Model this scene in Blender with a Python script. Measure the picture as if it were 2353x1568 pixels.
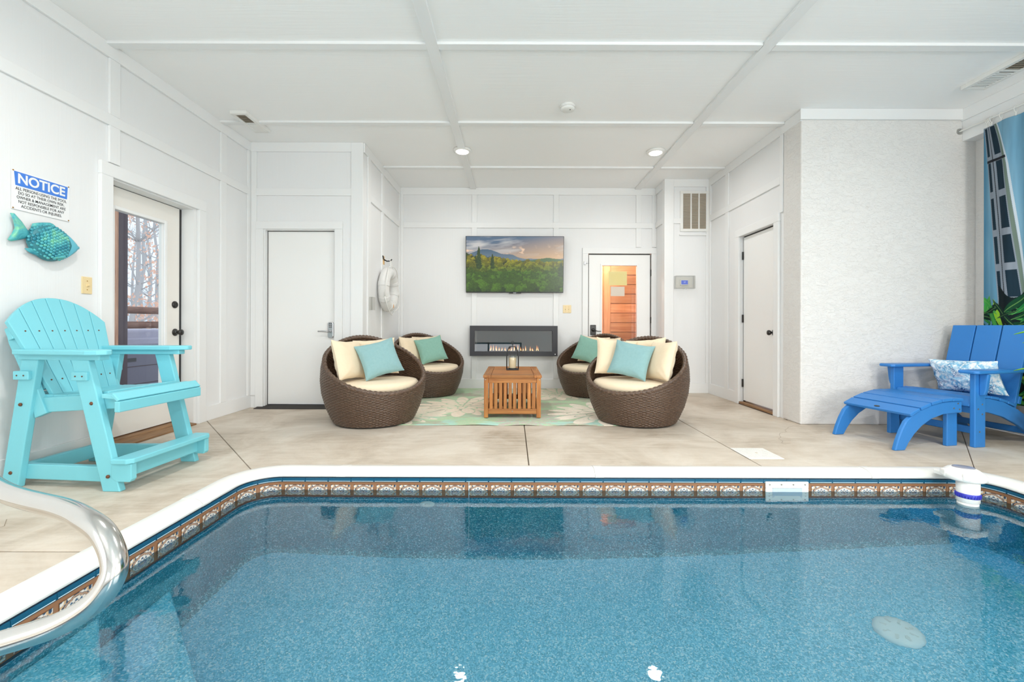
import bpy, math, random
import numpy as np
from mathutils import Vector, Matrix, Euler, noise as mnoise

for o in list(bpy.data.objects):
    bpy.data.objects.remove(o)
sc = bpy.context.scene
COL = sc.collection
R = math.radians
random.seed(7)

# ------------------------------------------------------------------ camera, world, exposure
cam_d = bpy.data.cameras.new('camera'); cam = bpy.data.objects.new('camera', cam_d); COL.objects.link(cam)
cam_d.sensor_width = 36.0
cam_d.lens = 36.0 * 1000.0 / 2353.0
cam_d.shift_x = -0.0006
cam_d.shift_y = -0.0140
cam_d.clip_start = 0.02
cam.matrix_world = Matrix.Translation((0, 0, .915)) @ Matrix.Rotation(R(90), 4, 'X') @ Matrix.Rotation(R(.17), 4, 'Z')
sc.camera = cam
W = bpy.data.worlds.new('world'); sc.world = W; W.use_nodes = True
bg = W.node_tree.nodes['Background']
bg.inputs[0].default_value = (.80, .88, 1.0, 1); bg.inputs[1].default_value = 1.3
sc.view_settings.view_transform = 'Standard'; sc.view_settings.look = 'None'
sc.view_settings.exposure = 0.07; sc.view_settings.gamma = 1.0; sc.view_settings.use_curve_mapping = False
sc.cycles.diffuse_bounces = 6; sc.cycles.max_bounces = 14; sc.cycles.transmission_bounces = 10
sc.cycles.sample_clamp_indirect = 6.0; sc.cycles.blur_glossy = 0.6
LAMP_POWER = 26.0
# daylight for the rear window; the other three are added fill lamps
def daylight_fill(name, loc, rot, sx, sy, energy):
    l = bpy.data.lights.new(name, 'AREA'); l.shape = 'RECTANGLE'; l.size = sx; l.size_y = sy; l.energy = energy; l.color = (1.0, .948, .90)
    o = bpy.data.objects.new(name, l); COL.objects.link(o); o.location = loc; o.rotation_euler = rot; return o
daylight_fill('rear_window_daylight', (-.925, -4.17, .75), (R(90), 0, 0), 2.4, .9, 10.0)
daylight_fill('added_rear_corner_fill', (2.525, -4.17, 1.35), (R(90), 0, 0), 1.45, 2.0, 150.0)
daylight_fill('added_side_fill', (4.53, -1.4, 1.35), (R(90), 0, R(90)), 3.5, 2.0, 125.0)
daylight_fill('added_left_fill', (-3.17, -1.6, 1.35), (R(90), 0, R(-90)), 2.1, 1.6, 95.0)

H = 2.97          # ceiling height
XL, XA, XB, XR, XS, XW = -2.95, -1.68, 2.12, 2.73, 2.715, 4.36
YE, YB, YV, YS = 4.88, 6.45, 6.05, 4.10
YN = -4.0         # wall behind the camera

# ------------------------------------------------------------------ materials
def S(r, g, b):
    def f(c):
        c /= 255.0
        return c / 12.92 if c <= .04045 else ((c + .055) / 1.055) ** 2.4
    return (f(r), f(g), f(b))

class NT:
    def __init__(s, name):
        s.m = bpy.data.materials.new(name); s.m.use_nodes = True
        s.t = s.m.node_tree; s.t.nodes.clear()
        s.out = s.n('ShaderNodeOutputMaterial')
    def n(s, typ, **kw):
        nd = s.t.nodes.new(typ)
        for k, v in kw.items():
            if hasattr(nd, k) and k not in nd.inputs: setattr(nd, k, v)
            else: nd.inputs[k].default_value = v
        return nd
    def l(s, a, b): s.t.links.new(a, b)
    def coords(s, scale=(1, 1, 1), kind='Object'):
        tc = s.n('ShaderNodeTexCoord'); mp = s.n('ShaderNodeMapping'); mp.inputs['Scale'].default_value = scale
        s.l(tc.outputs[kind], mp.inputs[0]); return mp.outputs[0]
    def noise(s, vec, scale=5, detail=4, rough=.55, dist=0):
        nd = s.n('ShaderNodeTexNoise'); nd.inputs['Scale'].default_value = scale; nd.inputs['Detail'].default_value = detail
        nd.inputs['Roughness'].default_value = rough; nd.inputs['Distortion'].default_value = dist
        s.l(vec, nd.inputs['Vector']); return nd.outputs['Fac']
    def ramp(s, fac, stops, interp='LINEAR'):
        nd = s.n('ShaderNodeValToRGB'); nd.color_ramp.interpolation = interp
        el = nd.color_ramp.elements
        while len(el) < len(stops): el.new(.5)
        for e, (p, c) in zip(el, stops): e.position = p; e.color = (*c, 1)
        s.l(fac, nd.inputs[0]); return nd.outputs[0]
    def mix(s, fac, a, b, mode='MIX'):
        nd = s.n('ShaderNodeMix', data_type='RGBA', blend_type=mode)
        if hasattr(fac, 'is_linked'): s.l(fac, nd.inputs[0])
        else: nd.inputs[0].default_value = fac
        for v, i in ((a, 6), (b, 7)):
            if hasattr(v, 'is_linked'): s.l(v, nd.inputs[i])
            else: nd.inputs[i].default_value = (*v, 1)
        return nd.outputs[2]
    def bump(s, h, strength=.3, dist=.01, normal=None):
        nd = s.n('ShaderNodeBump'); nd.inputs['Strength'].default_value = strength; nd.inputs['Distance'].default_value = dist
        s.l(h, nd.inputs['Height'])
        if normal is not None: s.l(normal, nd.inputs['Normal'])
        return nd.outputs[0]
    def pr(s, color, rough=.5, spec=.5, metal=0, normal=None, coat=0, sheen=0):
        p = s.n('ShaderNodeBsdfPrincipled')
        if hasattr(color, 'is_linked'): s.l(color, p.inputs['Base Color'])
        else: p.inputs['Base Color'].default_value = (*color, 1)
        if hasattr(rough, 'is_linked'): s.l(rough, p.inputs['Roughness'])
        else: p.inputs['Roughness'].default_value = rough
        p.inputs['Specular IOR Level'].default_value = spec; p.inputs['Metallic'].default_value = metal
        p.inputs['Coat Weight'].default_value = coat; p.inputs['Sheen Weight'].default_value = sheen
        if normal is not None: s.l(normal, p.inputs['Normal'])
        s.l(p.outputs[0], s.out.inputs[0]); return s.m

def plain(name, col, rough=.5, spec=.5, metal=0, coat=0): return NT(name).pr(col, rough, spec, metal, coat=coat)
def grained(name, col, stretch, strength=.25, rough=.45, scale=1.0, dist=.004, spec=.4):
    t = NT(name); v = t.coords(stretch)
    h = t.noise(v, scale, 6, .6, .6)
    c = t.mix(t.noise(t.coords((.7, .7, .7)), 1.2, 3), tuple(x * .975 for x in col), col)
    return t.pr(c, rough, spec, normal=t.bump(h, strength, dist))
def fabric(name, col, col2=None, scale=260, strength=.25, rough=.9):
    t = NT(name); v = t.coords()
    c = t.mix(t.noise(v, 45, 4, .7), col, col2 or tuple(x * .86 for x in col))
    return t.pr(c, rough, .15, sheen=.15, normal=t.bump(t.noise(v, scale, 2), strength, .002))
def wood(name, c1, c2, axis, scale=1.0, rough=.45, knots=False, ring=14):
    t = NT(name); st = [ring, ring, ring]; st[axis] = ring * .07
    oi = t.n('ShaderNodeObjectInfo'); tc = t.n('ShaderNodeTexCoord')
    ad = t.n('ShaderNodeVectorMath', operation='ADD'); ml = t.n('ShaderNodeVectorMath', operation='SCALE')
    t.l(oi.outputs['Location'], ml.inputs[0]); ml.inputs['Scale'].default_value = 3.7
    t.l(tc.outputs['Object'], ad.inputs[0]); t.l(ml.outputs[0], ad.inputs[1])
    mp = t.n('ShaderNodeMapping'); mp.inputs['Scale'].default_value = [x * scale for x in st]; t.l(ad.outputs[0], mp.inputs[0])
    f = t.noise(mp.outputs[0], 2.4, 5, .6, 1.2)
    c = t.ramp(f, [(.30, c1), (.52, tuple((a + b) / 2 for a, b in zip(c1, c2))), (.72, c2)])
    rnd = t.n('ShaderNodeHueSaturation'); mr = t.n('ShaderNodeMapRange'); mr.inputs[3].default_value = .78; mr.inputs[4].default_value = 1.22
    t.l(oi.outputs['Random'], mr.inputs[0]); t.l(mr.outputs[0], rnd.inputs['Value']); t.l(c, rnd.inputs['Color'])
    c = rnd.outputs[0]
    if knots:
        mp2 = t.n('ShaderNodeMapping'); mp2.inputs['Scale'].default_value = (3.2, 3.2, 5.5); t.l(ad.outputs[0], mp2.inputs[0])
        vo = t.n('ShaderNodeTexVoronoi'); vo.inputs['Scale'].default_value = 1.1; t.l(mp2.outputs[0], vo.inputs[0])
        k = t.ramp(vo.outputs['Distance'], [(.06, (1, 1, 1)), (.13, (0, 0, 0))])
        c = t.mix(k, c, tuple(x * .30 for x in c1))
    return t.pr(c, rough, .4, normal=t.bump(f, .12, .003))
def vcol(name, rough=.8, spec=.2, emit=0, bump_scale=0, coat=0):
    t = NT(name); a = t.n('ShaderNodeVertexColor'); a.layer_name = 'Col'
    nm = t.bump(t.noise(t.coords(), bump_scale, 2), .35, .002) if bump_scale else None
    m = t.pr(a.outputs[0] if not emit else (.01, .01, .01), rough, spec, normal=nm, coat=coat)
    if emit:
        p = [n for n in t.t.nodes if n.type == 'BSDF_PRINCIPLED'][0]
        t.l(a.outputs[0], p.inputs['Emission Color']); p.inputs['Emission Strength'].default_value = emit
    return m
def emis(name, col, st):
    t = NT(name); e = t.n('ShaderNodeEmission'); e.inputs[0].default_value = (*col, 1); e.inputs[1].default_value = st
    t.l(e.outputs[0], t.out.inputs[0]); return t.m
def glassy(name, tint=(.95, .97, .97), refl=.0, rough=.0, ior=1.45):
    t = NT(name); tr = t.n('ShaderNodeBsdfTransparent'); tr.inputs[0].default_value = (*tint, 1)
    gl = t.n('ShaderNodeBsdfGlossy'); gl.inputs['Roughness'].default_value = rough
    fr = t.n('ShaderNodeFresnel'); fr.inputs[0].default_value = ior
    mx = t.n('ShaderNodeMixShader')
    ad = t.n('ShaderNodeMath', operation='ADD', use_clamp=True); ad.inputs[1].default_value = refl
    ge = t.n('ShaderNodeNewGeometry'); sb = t.n('ShaderNodeMath', operation='SUBTRACT'); sb.inputs[0].default_value = 1.0; t.l(ge.outputs['Backfacing'], sb.inputs[1])
    ml = t.n('ShaderNodeMath', operation='MULTIPLY'); t.l(fr.outputs[0], ad.inputs[0]); t.l(ad.outputs[0], ml.inputs[0]); t.l(sb.outputs[0], ml.inputs[1]); t.l(ml.outputs[0], mx.inputs[0])
    t.l(tr.outputs[0], mx.inputs[1]); t.l(gl.outputs[0], mx.inputs[2]); t.l(mx.outputs[0], t.out.inputs[0]); return t.m

WHITE = (.81, .81, .81)
M = {}
M['wall'] = grained('painted_siding', WHITE, (38, 38, 1.3), .30, .5)
M['ceil'] = grained('painted_ceiling_panel', (.93, .925, .915), (1.6, 34, 34), .35, .42)
M['trim'] = grained('painted_trim', (.83, .83, .825), (9, 9, 9), .06, .4)
M['trimz'] = grained('painted_trim_upright', (.83, .83, .825), (50, 50, 2), .2, .42)
M['door'] = plain('painted_door', (.86, .855, .84), .38, .4)
M['doorwarm'] = plain('weathered_cream_door', (.83, .80, .75), .4, .4)
def stucco():
    t = NT('white_stucco'); v = t.coords((1.0, 1.0, 2.2))
    a = t.noise(v, 13, 5, .6, 1.2); b = t.noise(t.coords(), 70, 4, .6); c = t.noise(t.coords((1, 1, 3)), 30, 4, .65, .8)
    r = t.ramp(a, [(.40, (.35, .35, .35)), (.485, (.50, .50, .50)), (.50, (1, 1, 1)), (.525, (.62, .62, .62)), (.7, (.45, .45, .45))])
    h = t.mix(.30, r, b); h = t.mix(.30, h, c)
    return t.pr((.755, .735, .71), .75, .25, normal=t.bump(h, .55, .010))
M['stucco'] = stucco()
def concrete():
    t = NT('tan_concrete'); v = t.coords((1, 1, 1))
    a = t.noise(v, 1.6, 6, .62, .8); b = t.noise(t.coords((1, 6, 1)), 3.0, 5, .7, .5); c = t.noise(v, 60, 3, .6)
    col = t.ramp(a, [(.30, (.37, .30, .225)), (.48, (.52, .445, .36)), (.66, (.64, .575, .49))])
    col = t.mix(t.ramp(b, [(.40, (0, 0, 0)), (.72, (.5, .5, .5))]), col, (.68, .62, .54))
    col = t.mix(t.ramp(c, [(.3, (.12, .12, .12)), (.45, (0, 0, 0))]), col, (.38, .30, .22))
    return t.pr(col, .6, .35, normal=t.bump(t.mix(.5, b, c), .18, .006))
M['concrete'] = concrete()
M['joint'] = plain('tan_joint_filler', (.30, .25, .19), .9)  # tan filler visible between the slabs
M['coping'] = plain('white_pool_coping', (.74, .725, .69), .35, .5)
def liner(name, k):
    t = NT(name); v = t.coords()
    vo = t.n('ShaderNodeTexVoronoi'); vo.inputs['Scale'].default_value = 185; t.l(v, vo.inputs['Vector'])
    sep = t.n('ShaderNodeSeparateColor'); t.l(vo.outputs['Color'], sep.inputs[0])
    col = t.ramp(sep.outputs[0], [(.0, (.015, .15, .22)), (.35, (.028, .25, .35)), (.62, (.06, .38, .49)), (.82, (.18, .56, .66)), (.97, (.62, .84, .90))])
    if k: col = t.ramp(sep.outputs[0], [(.0, (.09, .40, .56)), (.35, (.16, .56, .76)), (.62, (.26, .70, .88)), (.82, (.45, .83, .95)), (.97, (.85, .95, 1.0))])
    big = t.noise(v, 2.0, 3)
    col = t.mix(t.ramp(big, [(.3, (.0, .0, .0)), (.7, (.25, .25, .25))]), col, (.02, .28, .40) if not k else (.12, .50, .68))
    return t.pr(col, .55, .3)
M['liner'] = liner('pebble_print_wall_liner', 0); M['linerf'] = liner('pale_pebble_print_floor_liner', .8)
M['tan'] = grained('tan_tile_frame', S(150, 106, 74), (30, 30, 30), .2, .5)
M['bluetile'] = grained('deep_blue_tile', S(24, 84, 112), (60, 60, 60), .3, .2)
M['navy'] = plain('dark_navy_band', S(20, 38, 56), .35)
M['tile'] = vcol('painted_tile', .3, .5, coat=.3)
def water():
    t = NT('pool_water'); v = t.coords((1.0, 1.0, 1.0))
    a = t.noise(v, 3.2, 2, .5, .3); b = t.noise(v, 24, 2, .5)
    nm = t.bump(a, .03, .05); nm = t.bump(b, .05, .008, nm)
    g = t.n('ShaderNodeBsdfRefraction'); g.inputs['IOR'].default_value = 1.333; g.inputs['Roughness'].default_value = .01
    g.inputs['Color'].default_value = (.82, .97, 1.0, 1); t.l(nm, g.inputs['Normal'])
    gl = t.n('ShaderNodeBsdfGlossy'); gl.inputs['Roughness'].default_value = .02; t.l(nm, gl.inputs['Normal'])
    fr = t.n('ShaderNodeFresnel'); fr.inputs['IOR'].default_value = 1.8; t.l(nm, fr.inputs['Normal'])
    f2 = t.n('ShaderNodeFresnel'); f2.inputs['IOR'].default_value = 1.333; t.l(nm, f2.inputs['Normal'])
    ge = t.n('ShaderNodeNewGeometry'); fm = t.n('ShaderNodeMix', data_type='FLOAT'); t.l(ge.outputs['Backfacing'], fm.inputs[0]); t.l(fr.outputs[0], fm.inputs[2]); t.l(f2.outputs[0], fm.inputs[3])
    mx = t.n('ShaderNodeMixShader'); t.l(fm.outputs[0], mx.inputs[0]); t.l(g.outputs[0], mx.inputs[1]); t.l(gl.outputs[0], mx.inputs[2])
    t.l(mx.outputs[0], t.out.inputs[0]); return t.m
M['water'] = water()
M['steel'] = plain('brushed_stainless_steel', (.62, .61, .59), .14, .5, 1.0)
M['chrome'] = plain('satin_nickel', (.55, .55, .56), .3, .5, 1.0)
M['bronze'] = plain('dark_bronze', (.020, .017, .015), .35, .5)
M['black'] = plain('black_metal', (.018, .018, .020), .42, .5)
M['blackgloss'] = plain('black_plastic', (.012, .012, .013), .25, .5)
M['charcoal'] = plain('charcoal_frame', S(58, 58, 63), .45, .4)
M['almond'] = plain('almond_plate', S(232, 208, 160), .35)
M['whiteplastic'] = plain('white_plastic', (.80, .79, .76), .35)
M['whitefab'] = fabric('white_vinyl', (.80, .79, .77), None, 40, .1, .55)
M['clearplastic'] = glassy('clear_plastic', (.92, .92, .91), .05)
M['glass'] = glassy('window_glass', (.95, .975, .98), .01)
M['fireglass'] = glassy('dark_tinted_glass', (.55, .54, .52), .11, .0)
M['teal'] = grained('turquoise_poly_board', S(120, 198, 210), (300, 300, 300), .08, .38)
M['blue'] = grained('royal_blue_poly_board', S(50, 124, 196), (300, 300, 300), .10, .4)
M['screw'] = plain('rusty_screw', S(110, 72, 50), .6, .4, .4)
M['screwgrey'] = plain('grey_screw', S(150, 145, 135), .4, .5, .8)
M['cream'] = fabric('cream_canvas', S(238, 221, 194), S(230, 210, 180))
M['aqua'] = fabric('aqua_weave', S(146, 182, 184), S(130, 168, 171), 300, .4)
M['seagreen'] = fabric('sea_green_weave', S(142, 184, 170), S(124, 168, 154), 300, .4)
def wicker():
    t = NT('brown_resin_wicker'); v = t.coords()
    c = t.ramp(t.noise(v, 90, 3, .7), [(.3, S(52, 38, 30)), (.5, S(86, 66, 52)), (.75, S(120, 96, 76))])
    return t.pr(c, .38, .55)
M['wicker'] = wicker()
c1, c2 = S(134, 76, 34), S(192, 132, 72)
M['wx'] = wood('acacia_x', c1, c2, 0); M['wy'] = wood('acacia_y', c1, c2, 1); M['wz'] = wood('acacia_z', c1, c2, 2)
k1, k2 = S(200, 142, 98), S(228, 178, 130)
M['cedx'] = wood('cedar_plank', k1, k2, 0, .8, .5, True, 10); M['cedz'] = wood('cedar_upright', k1, k2, 2, .8, .5, True, 10)
M['oak'] = wood('oak_threshold', S(104, 74, 50), S(160, 124, 86), 1, 1, .5)
M['logx'] = wood('log_rail_wood', S(96, 66, 56), S(150, 112, 96), 1, 1, .7)
M['postw'] = wood('brown_post_wood', S(158, 112, 88), S(208, 162, 130), 2, 1, .7)
M['darkpost'] = plain('dark_purple_brown', S(82, 66, 72), .6)
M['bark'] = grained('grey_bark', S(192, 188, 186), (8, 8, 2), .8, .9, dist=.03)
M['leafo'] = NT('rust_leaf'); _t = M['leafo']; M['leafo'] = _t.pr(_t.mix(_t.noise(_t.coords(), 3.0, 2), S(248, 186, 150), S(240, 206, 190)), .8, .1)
M['tubcab'] = plain('slate_tub_cabinet', S(122, 120, 136), .6)
M['tubcover'] = fabric('lavender_grey_vinyl_cover', S(186, 182, 198), S(166, 162, 182), 20, .1, .5)
M['tublip'] = plain('pale_teal_tub_lip', S(150, 182, 190), .4)
M['deckb'] = wood('grey_deck_board', S(120, 114, 116), S(160, 154, 154), 1, 1, .8)
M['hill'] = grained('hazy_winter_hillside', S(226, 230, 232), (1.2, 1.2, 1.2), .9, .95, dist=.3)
M['ventdark'] = plain('grey_brown_duct', S(120, 112, 102), .9)  # grey-brown backing sheet behind the vent louvres
M['louvre'] = plain('tan_louvre', S(206, 194, 176), .6)  # tan colour for the grille and part of the vent louvres
M['paper'] = plain('cream_paper', S(250, 222, 150), .7)
M['paperw'] = plain('white_paper', S(240, 216, 198), .7)
M['rubber'] = plain('black_rubber', S(48, 44, 42), .7)
M['signwhite'] = plain('white_sign_plastic', (.82, .82, .82), .4)
M['signblue'] = plain('sign_blue', S(62, 124, 214), .4)
M['signtext'] = plain('sign_black', S(40, 40, 44), .5)
M['brass'] = plain('brass_screw', S(176, 132, 64), .35, .5, .7)
M['hub_blue'] = plain('violet_blue_collar', S(58, 62, 178), .35)
M['wax'] = plain('ivory_wax', S(244, 226, 190), .5)
M['lens'] = emis('lamp_lens', (1, .97, .92), 9.0)
M['flame'] = emis('flame_glow', (1.0, .30, .06), 3.0)
M['flamecore'] = emis('flame_core', (1.0, .70, .34), 7.0)
M['lcd'] = emis('thermostat_screen', S(108, 132, 236), .9)
M['lcdtext'] = emis('thermostat_digits', S(214, 226, 255), 1.1)
M['screen'] = vcol('television_picture', .25, .4, emit=.95)
M['rug'] = vcol('woven_rug', .95, .05, bump_scale=220)
M['curtain'] = vcol('printed_curtain', .7, .15)
def coral():
    t = NT('blue_coral_print'); v = t.coords()
    a = t.noise(v, 20, 5, .65, 1.5); vo = t.n('ShaderNodeTexVoronoi', feature='DISTANCE_TO_EDGE'); vo.inputs['Scale'].default_value = 46; t.l(v, vo.inputs['Vector'])
    col = t.ramp(a, [(.38, S(120, 186, 222)), (.5, S(196, 224, 238)), (.56, S(242, 246, 250))])
    ed = t.ramp(vo.outputs['Distance'], [(.0, (1, 1, 1)), (.06, (.9, .9, .9)), (.12, (0, 0, 0))])
    e2 = t.mix(t.ramp(t.noise(v, 7, 2), [(.5, (0, 0, 0)), (.6, (1, 1, 1))]), (0, 0, 0), ed)
    return t.pr(t.mix(e2, col, S(40, 92, 150)), .85, .15)
M['coral'] = coral()
M['leafg'] = plain('bright_green_leaf', S(140, 205, 50), .4)
M['leafd'] = plain('deep_green_leaf', S(60, 140, 40), .4)
M['pot'] = plain('grey_pot', S(120, 118, 114), .6)
def fishm():
    t = NT('glazed_fish'); v = t.coords()
    c = t.ramp(t.noise(v, 14, 3, .6, .8), [(.32, S(40, 128, 148)), (.5, S(78, 172, 180)), (.68, S(128, 202, 160))])
    return t.pr(c, .35, .5)
M['fish'] = fishm(); M['fishdark'] = plain('fish_outline', S(48, 122, 132), .5); M['fishhead'] = plain('fish_face', S(96, 178, 196), .4)

# ------------------------------------------------------------------ mesh helpers
class MB:
    def __init__(s): s.v = []; s.f = []
    def add(s, vs, fs, T=None):
        b = len(s.v)
        s.v += [tuple(T @ Vector(p)) for p in vs] if T is not None else [tuple(p) for p in vs]
        s.f += [tuple(b + i for i in f) for f in fs]; return s
    def box(s, x0, x1, y0, y1, z0, z1, T=None):
        v = [(x, y, z) for z in (z0, z1) for y in (y0, y1) for x in (x0, x1)]
        return s.add(v, [(0, 2, 3, 1), (4, 5, 7, 6), (0, 1, 5, 4), (2, 6, 7, 3), (0, 4, 6, 2), (1, 3, 7, 5)], T)
    def prism(s, poly, axis, a0, a1, T=None):
        n = len(poly)
        def p(q, a):
            return [(a, q[0], q[1]), (q[0], a, q[1]), (q[0], q[1], a)][axis]
        v = [p(q, a0) for q in poly] + [p(q, a1) for q in poly]
        f = [tuple(range(n))[::-1], tuple(range(n, 2 * n))] + [(i, (i + 1) % n, n + (i + 1) % n, n + i) for i in range(n)]
        return s.add(v, f, T)
    def lathe(s, prof, n=24, T=None, cap=True):
        v = []; f = []; m = len(prof)
        for i in range(n):
            a = 2 * math.pi * i / n
            v += [(r * math.cos(a), r * math.sin(a), z) for r, z in prof]
        for i in range(n):
            j = (i + 1) % n
            f += [(i * m + k, j * m + k, j * m + k + 1, i * m + k + 1) for k in range(m - 1)]
        if cap:
            if prof[0][0] > 1e-5: f.append(tuple(i * m for i in range(n))[::-1])
            if prof[-1][0] > 1e-5: f.append(tuple(i * m + m - 1 for i in range(n)))
        return s.add(v, f, T)
    def tube(s, path, r, n=12, closed=False, T=None):
        P = [Vector(p) for p in path]; m = len(P); rr = r if isinstance(r, (list, tuple)) else [r] * m
        v = []; f = []; up = None
        for i in range(m):
            if closed: t = P[(i + 1) % m] - P[i - 1]
            else: t = P[min(i + 1, m - 1)] - P[max(i - 1, 0)]
            t.normalize()
            if up is None: up = t.orthogonal().normalized()
            else:
                up = up - t * up.dot(t)
                up = up.normalized() if up.length > 1e-6 else t.orthogonal().normalized()
            b = t.cross(up)
            v += [tuple(P[i] + (up * math.cos(2 * math.pi * k / n) + b * math.sin(2 * math.pi * k / n)) * rr[i]) for k in range(n)]
        for i in range(m if closed else m - 1):
            j = (i + 1) % m
            f += [(i * n + k, i * n + (k + 1) % n, j * n + (k + 1) % n, j * n + k) for k in range(n)]  # thin slab that makes this side of the post darker
        if not closed: f += [tuple(range(n))[::-1], tuple((m - 1) * n + k for k in range(n))]
        return s.add(v, f, T)
    def build(s, name, mat, parent=None, smooth=False, bevel=0, seg=2, loc=None, rot=None):
        me = bpy.data.meshes.new(name); me.from_pydata(s.v, [], s.f); me.update()
        me.materials.append(M[mat] if isinstance(mat, str) else mat)
        if smooth: me.polygons.foreach_set('use_smooth', [True] * len(me.polygons))
        o = bpy.data.objects.new(name, me); COL.objects.link(o)
        if parent is not None: o.parent = parent
        if loc: o.location = loc
        if rot: o.rotation_euler = rot
        if bevel:
            md = o.modifiers.new('bevel', 'BEVEL'); md.width = bevel; md.segments = seg; md.limit_method = 'ANGLE'; md.angle_limit = R(35)
        if smooth and not bevel:
            pass
        return o
def box(name, mat, parent, b, bevel=0, T=None): return MB().box(*b, T=T).build(name, mat, parent, bevel=bevel)
def tag(o, label=None, cat=None, group=None, kind=None):
    if label: o['label'] = label
    if cat: o['category'] = cat
    if group: o['group'] = group
    if kind: o['kind'] = kind
    return o
def thing(name, label, cat, loc=(0, 0, 0), rz=0, group=None, rot=None):
    o = bpy.data.objects.new(name, None); COL.objects.link(o); o.empty_display_size = .1
    o.location = loc; o.rotation_euler = rot or (0, 0, rz); return tag(o, label, cat, group)
def dup(o, parent=None):
    c = o.copy(); COL.objects.link(c); c.parent = parent
    for ch in list(o.children): dup(ch, c)
    return c
def Tm(loc=(0, 0, 0), rx=0, ry=0, rz=0):
    return Matrix.Translation(loc) @ Euler((rx, ry, rz)).to_matrix().to_4x4()
def grid_obj(name, mat, P, C=None, parent=None, smooth=True, thick=0):
    ny, nx = P.shape[:2]
    me = bpy.data.meshes.new(name)
    idx = np.arange(ny * nx).reshape(ny, nx)
    f = np.stack([idx[:-1, :-1], idx[:-1, 1:], idx[1:, 1:], idx[1:, :-1]], -1).reshape(-1, 4)
    me.from_pydata(P.reshape(-1, 3).tolist(), [], f.tolist()); me.update()
    if C is not None:
        a = me.color_attributes.new('Col', 'FLOAT_COLOR', 'POINT')
        c4 = np.concatenate([C.reshape(-1, 3), np.ones((ny * nx, 1))], 1)
        a.data.foreach_set('color', c4.astype(np.float32).ravel())
    me.materials.append(M[mat])
    if smooth: me.polygons.foreach_set('use_smooth', [True] * len(me.polygons))
    o = bpy.data.objects.new(name, me); COL.objects.link(o)
    if parent is not None: o.parent = parent
    if thick:
        md = o.modifiers.new('solid', 'SOLIDIFY'); md.thickness = thick; md.offset = -1
    return o
def vnoise(x, y, seed=0):
    rs = np.random.RandomState(seed); T = rs.rand(257, 257)
    xi = np.floor(x).astype(int); yi = np.floor(y).astype(int); fx = x - xi; fy = y - yi
    fx = fx * fx * (3 - 2 * fx); fy = fy * fy * (3 - 2 * fy)
    g = lambda a, b: T[a % 257, b % 257]
    return (g(xi, yi) * (1 - fx) + g(xi + 1, yi) * fx) * (1 - fy) + (g(xi, yi + 1) * (1 - fx) + g(xi + 1, yi + 1) * fx) * fy
def fbm(x, y, o=4, seed=0):
    r = 0; a = .5; t = 0
    for k in range(o):
        r = r + a * vnoise(x * 2 ** k + 17.3 * k, y * 2 ** k + 9.1 * k, seed + k); t += a; a *= .5
    return r / t
def lerp(a, b, t): return a + (b - a) * t[..., None]
def arr(*c): return np.array(S(*c))
def text_obj(body, size, mat, parent, M4, extrude=.0006, fat=0.0, sx=1.0, align='CENTER'):
    cu = bpy.data.curves.new('lettering', 'FONT'); cu.body = body; cu.size = size; cu.align_x = align; cu.align_y = 'CENTER'
    cu.extrude = extrude; cu.offset = fat
    ob = bpy.data.objects.new('lettering', cu); COL.objects.link(ob)
    bpy.context.view_layer.update()
    me = bpy.data.meshes.new_from_object(ob.evaluated_get(bpy.context.evaluated_depsgraph_get()))
    bpy.data.objects.remove(ob)
    me.materials.clear(); me.materials.append(M[mat])
    o = bpy.data.objects.new('lettering', me); COL.objects.link(o); o.parent = parent
    o.matrix_local = M4 @ Matrix.Diagonal((sx, 1, 1, 1)); return o

# ------------------------------------------------------------------ structure: walls
def struct(o): o['kind'] = 'structure'; return o
def boards(parent, items, name='batten', mat='trimz', bevel=.003):
    for b in items: box(name, mat, parent, b, bevel)
TB = .018   # batten thickness
RZ0, RZ1 = 2.375, 2.455
CZ = H - .105
BZ = .14

m = MB().box(XL - .2, XL, YN, -2.7, 0, H).box(XL - .2, XL, -.5, 3.185, 0, H).box(XL - .2, XL, -2.7, -.5, 0, .5).box(XL - .2, XL, -2.7, -.5, 2.2, H).box(XL - .2, XL, 4.06, YE + .12, 0, H).box(XL - .2, XL, 3.185, 4.06, 2.0, H)
wl = struct(m.build('wall_left', 'wall'))
boards(wl, [(XL, XL + TB, y - .043, y + .043, RZ1, CZ) for y in (-2.85, -1.63, -.41, .78, 1.99, 3.207, 4.416)])
boards(wl, [(XL, XL + TB, y - .043, y + .043, BZ, RZ0) for y in (-2.85, -.41, .78, 1.99, 4.416)])
boards(wl, [(XL, XL + TB, 3.207 - .043, 3.207 + .043, 2.105, RZ0)])
boards(wl, [(XL, XL + TB, YE - .06, YE, BZ, CZ)], 'corner_batten')
boards(wl, [(XL, XL + TB, YN, YE - .06, RZ0, RZ1)], 'rail', 'trim')
boards(wl, [(XL, XL + TB + .004, YN, YE, CZ, H)], 'cornice', 'trim')
struct(box('baseboard_left', 'trim', None, (XL, XL + TB, YN, 3.085, 0, BZ), .003))
struct(box('baseboard_left', 'trim', None, (XL, XL + TB, 4.16, YE, 0, BZ), .003))

w4 = struct(MB().box(XL - .14, XL - .06, -2.7, -2.64, .5, 2.2).box(XL - .14, XL - .06, -1.63, -1.57, .5, 2.2).box(XL - .14, XL - .06, -.56, -.5, .5, 2.2).box(XL - .14, XL - .06, -2.64, -.56, .5, .56).box(XL - .14, XL - .06, -2.64, -.56, 2.14, 2.2).build('added_window_4', 'trim'))  # unseen window, added so fill light can enter from the left
for a_, b_ in ((-2.64, -1.63), (-1.57, -.56)): box('pane', 'glass', w4, (XL - .105, XL - .099, a_, b_, .56, 2.14))

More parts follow.
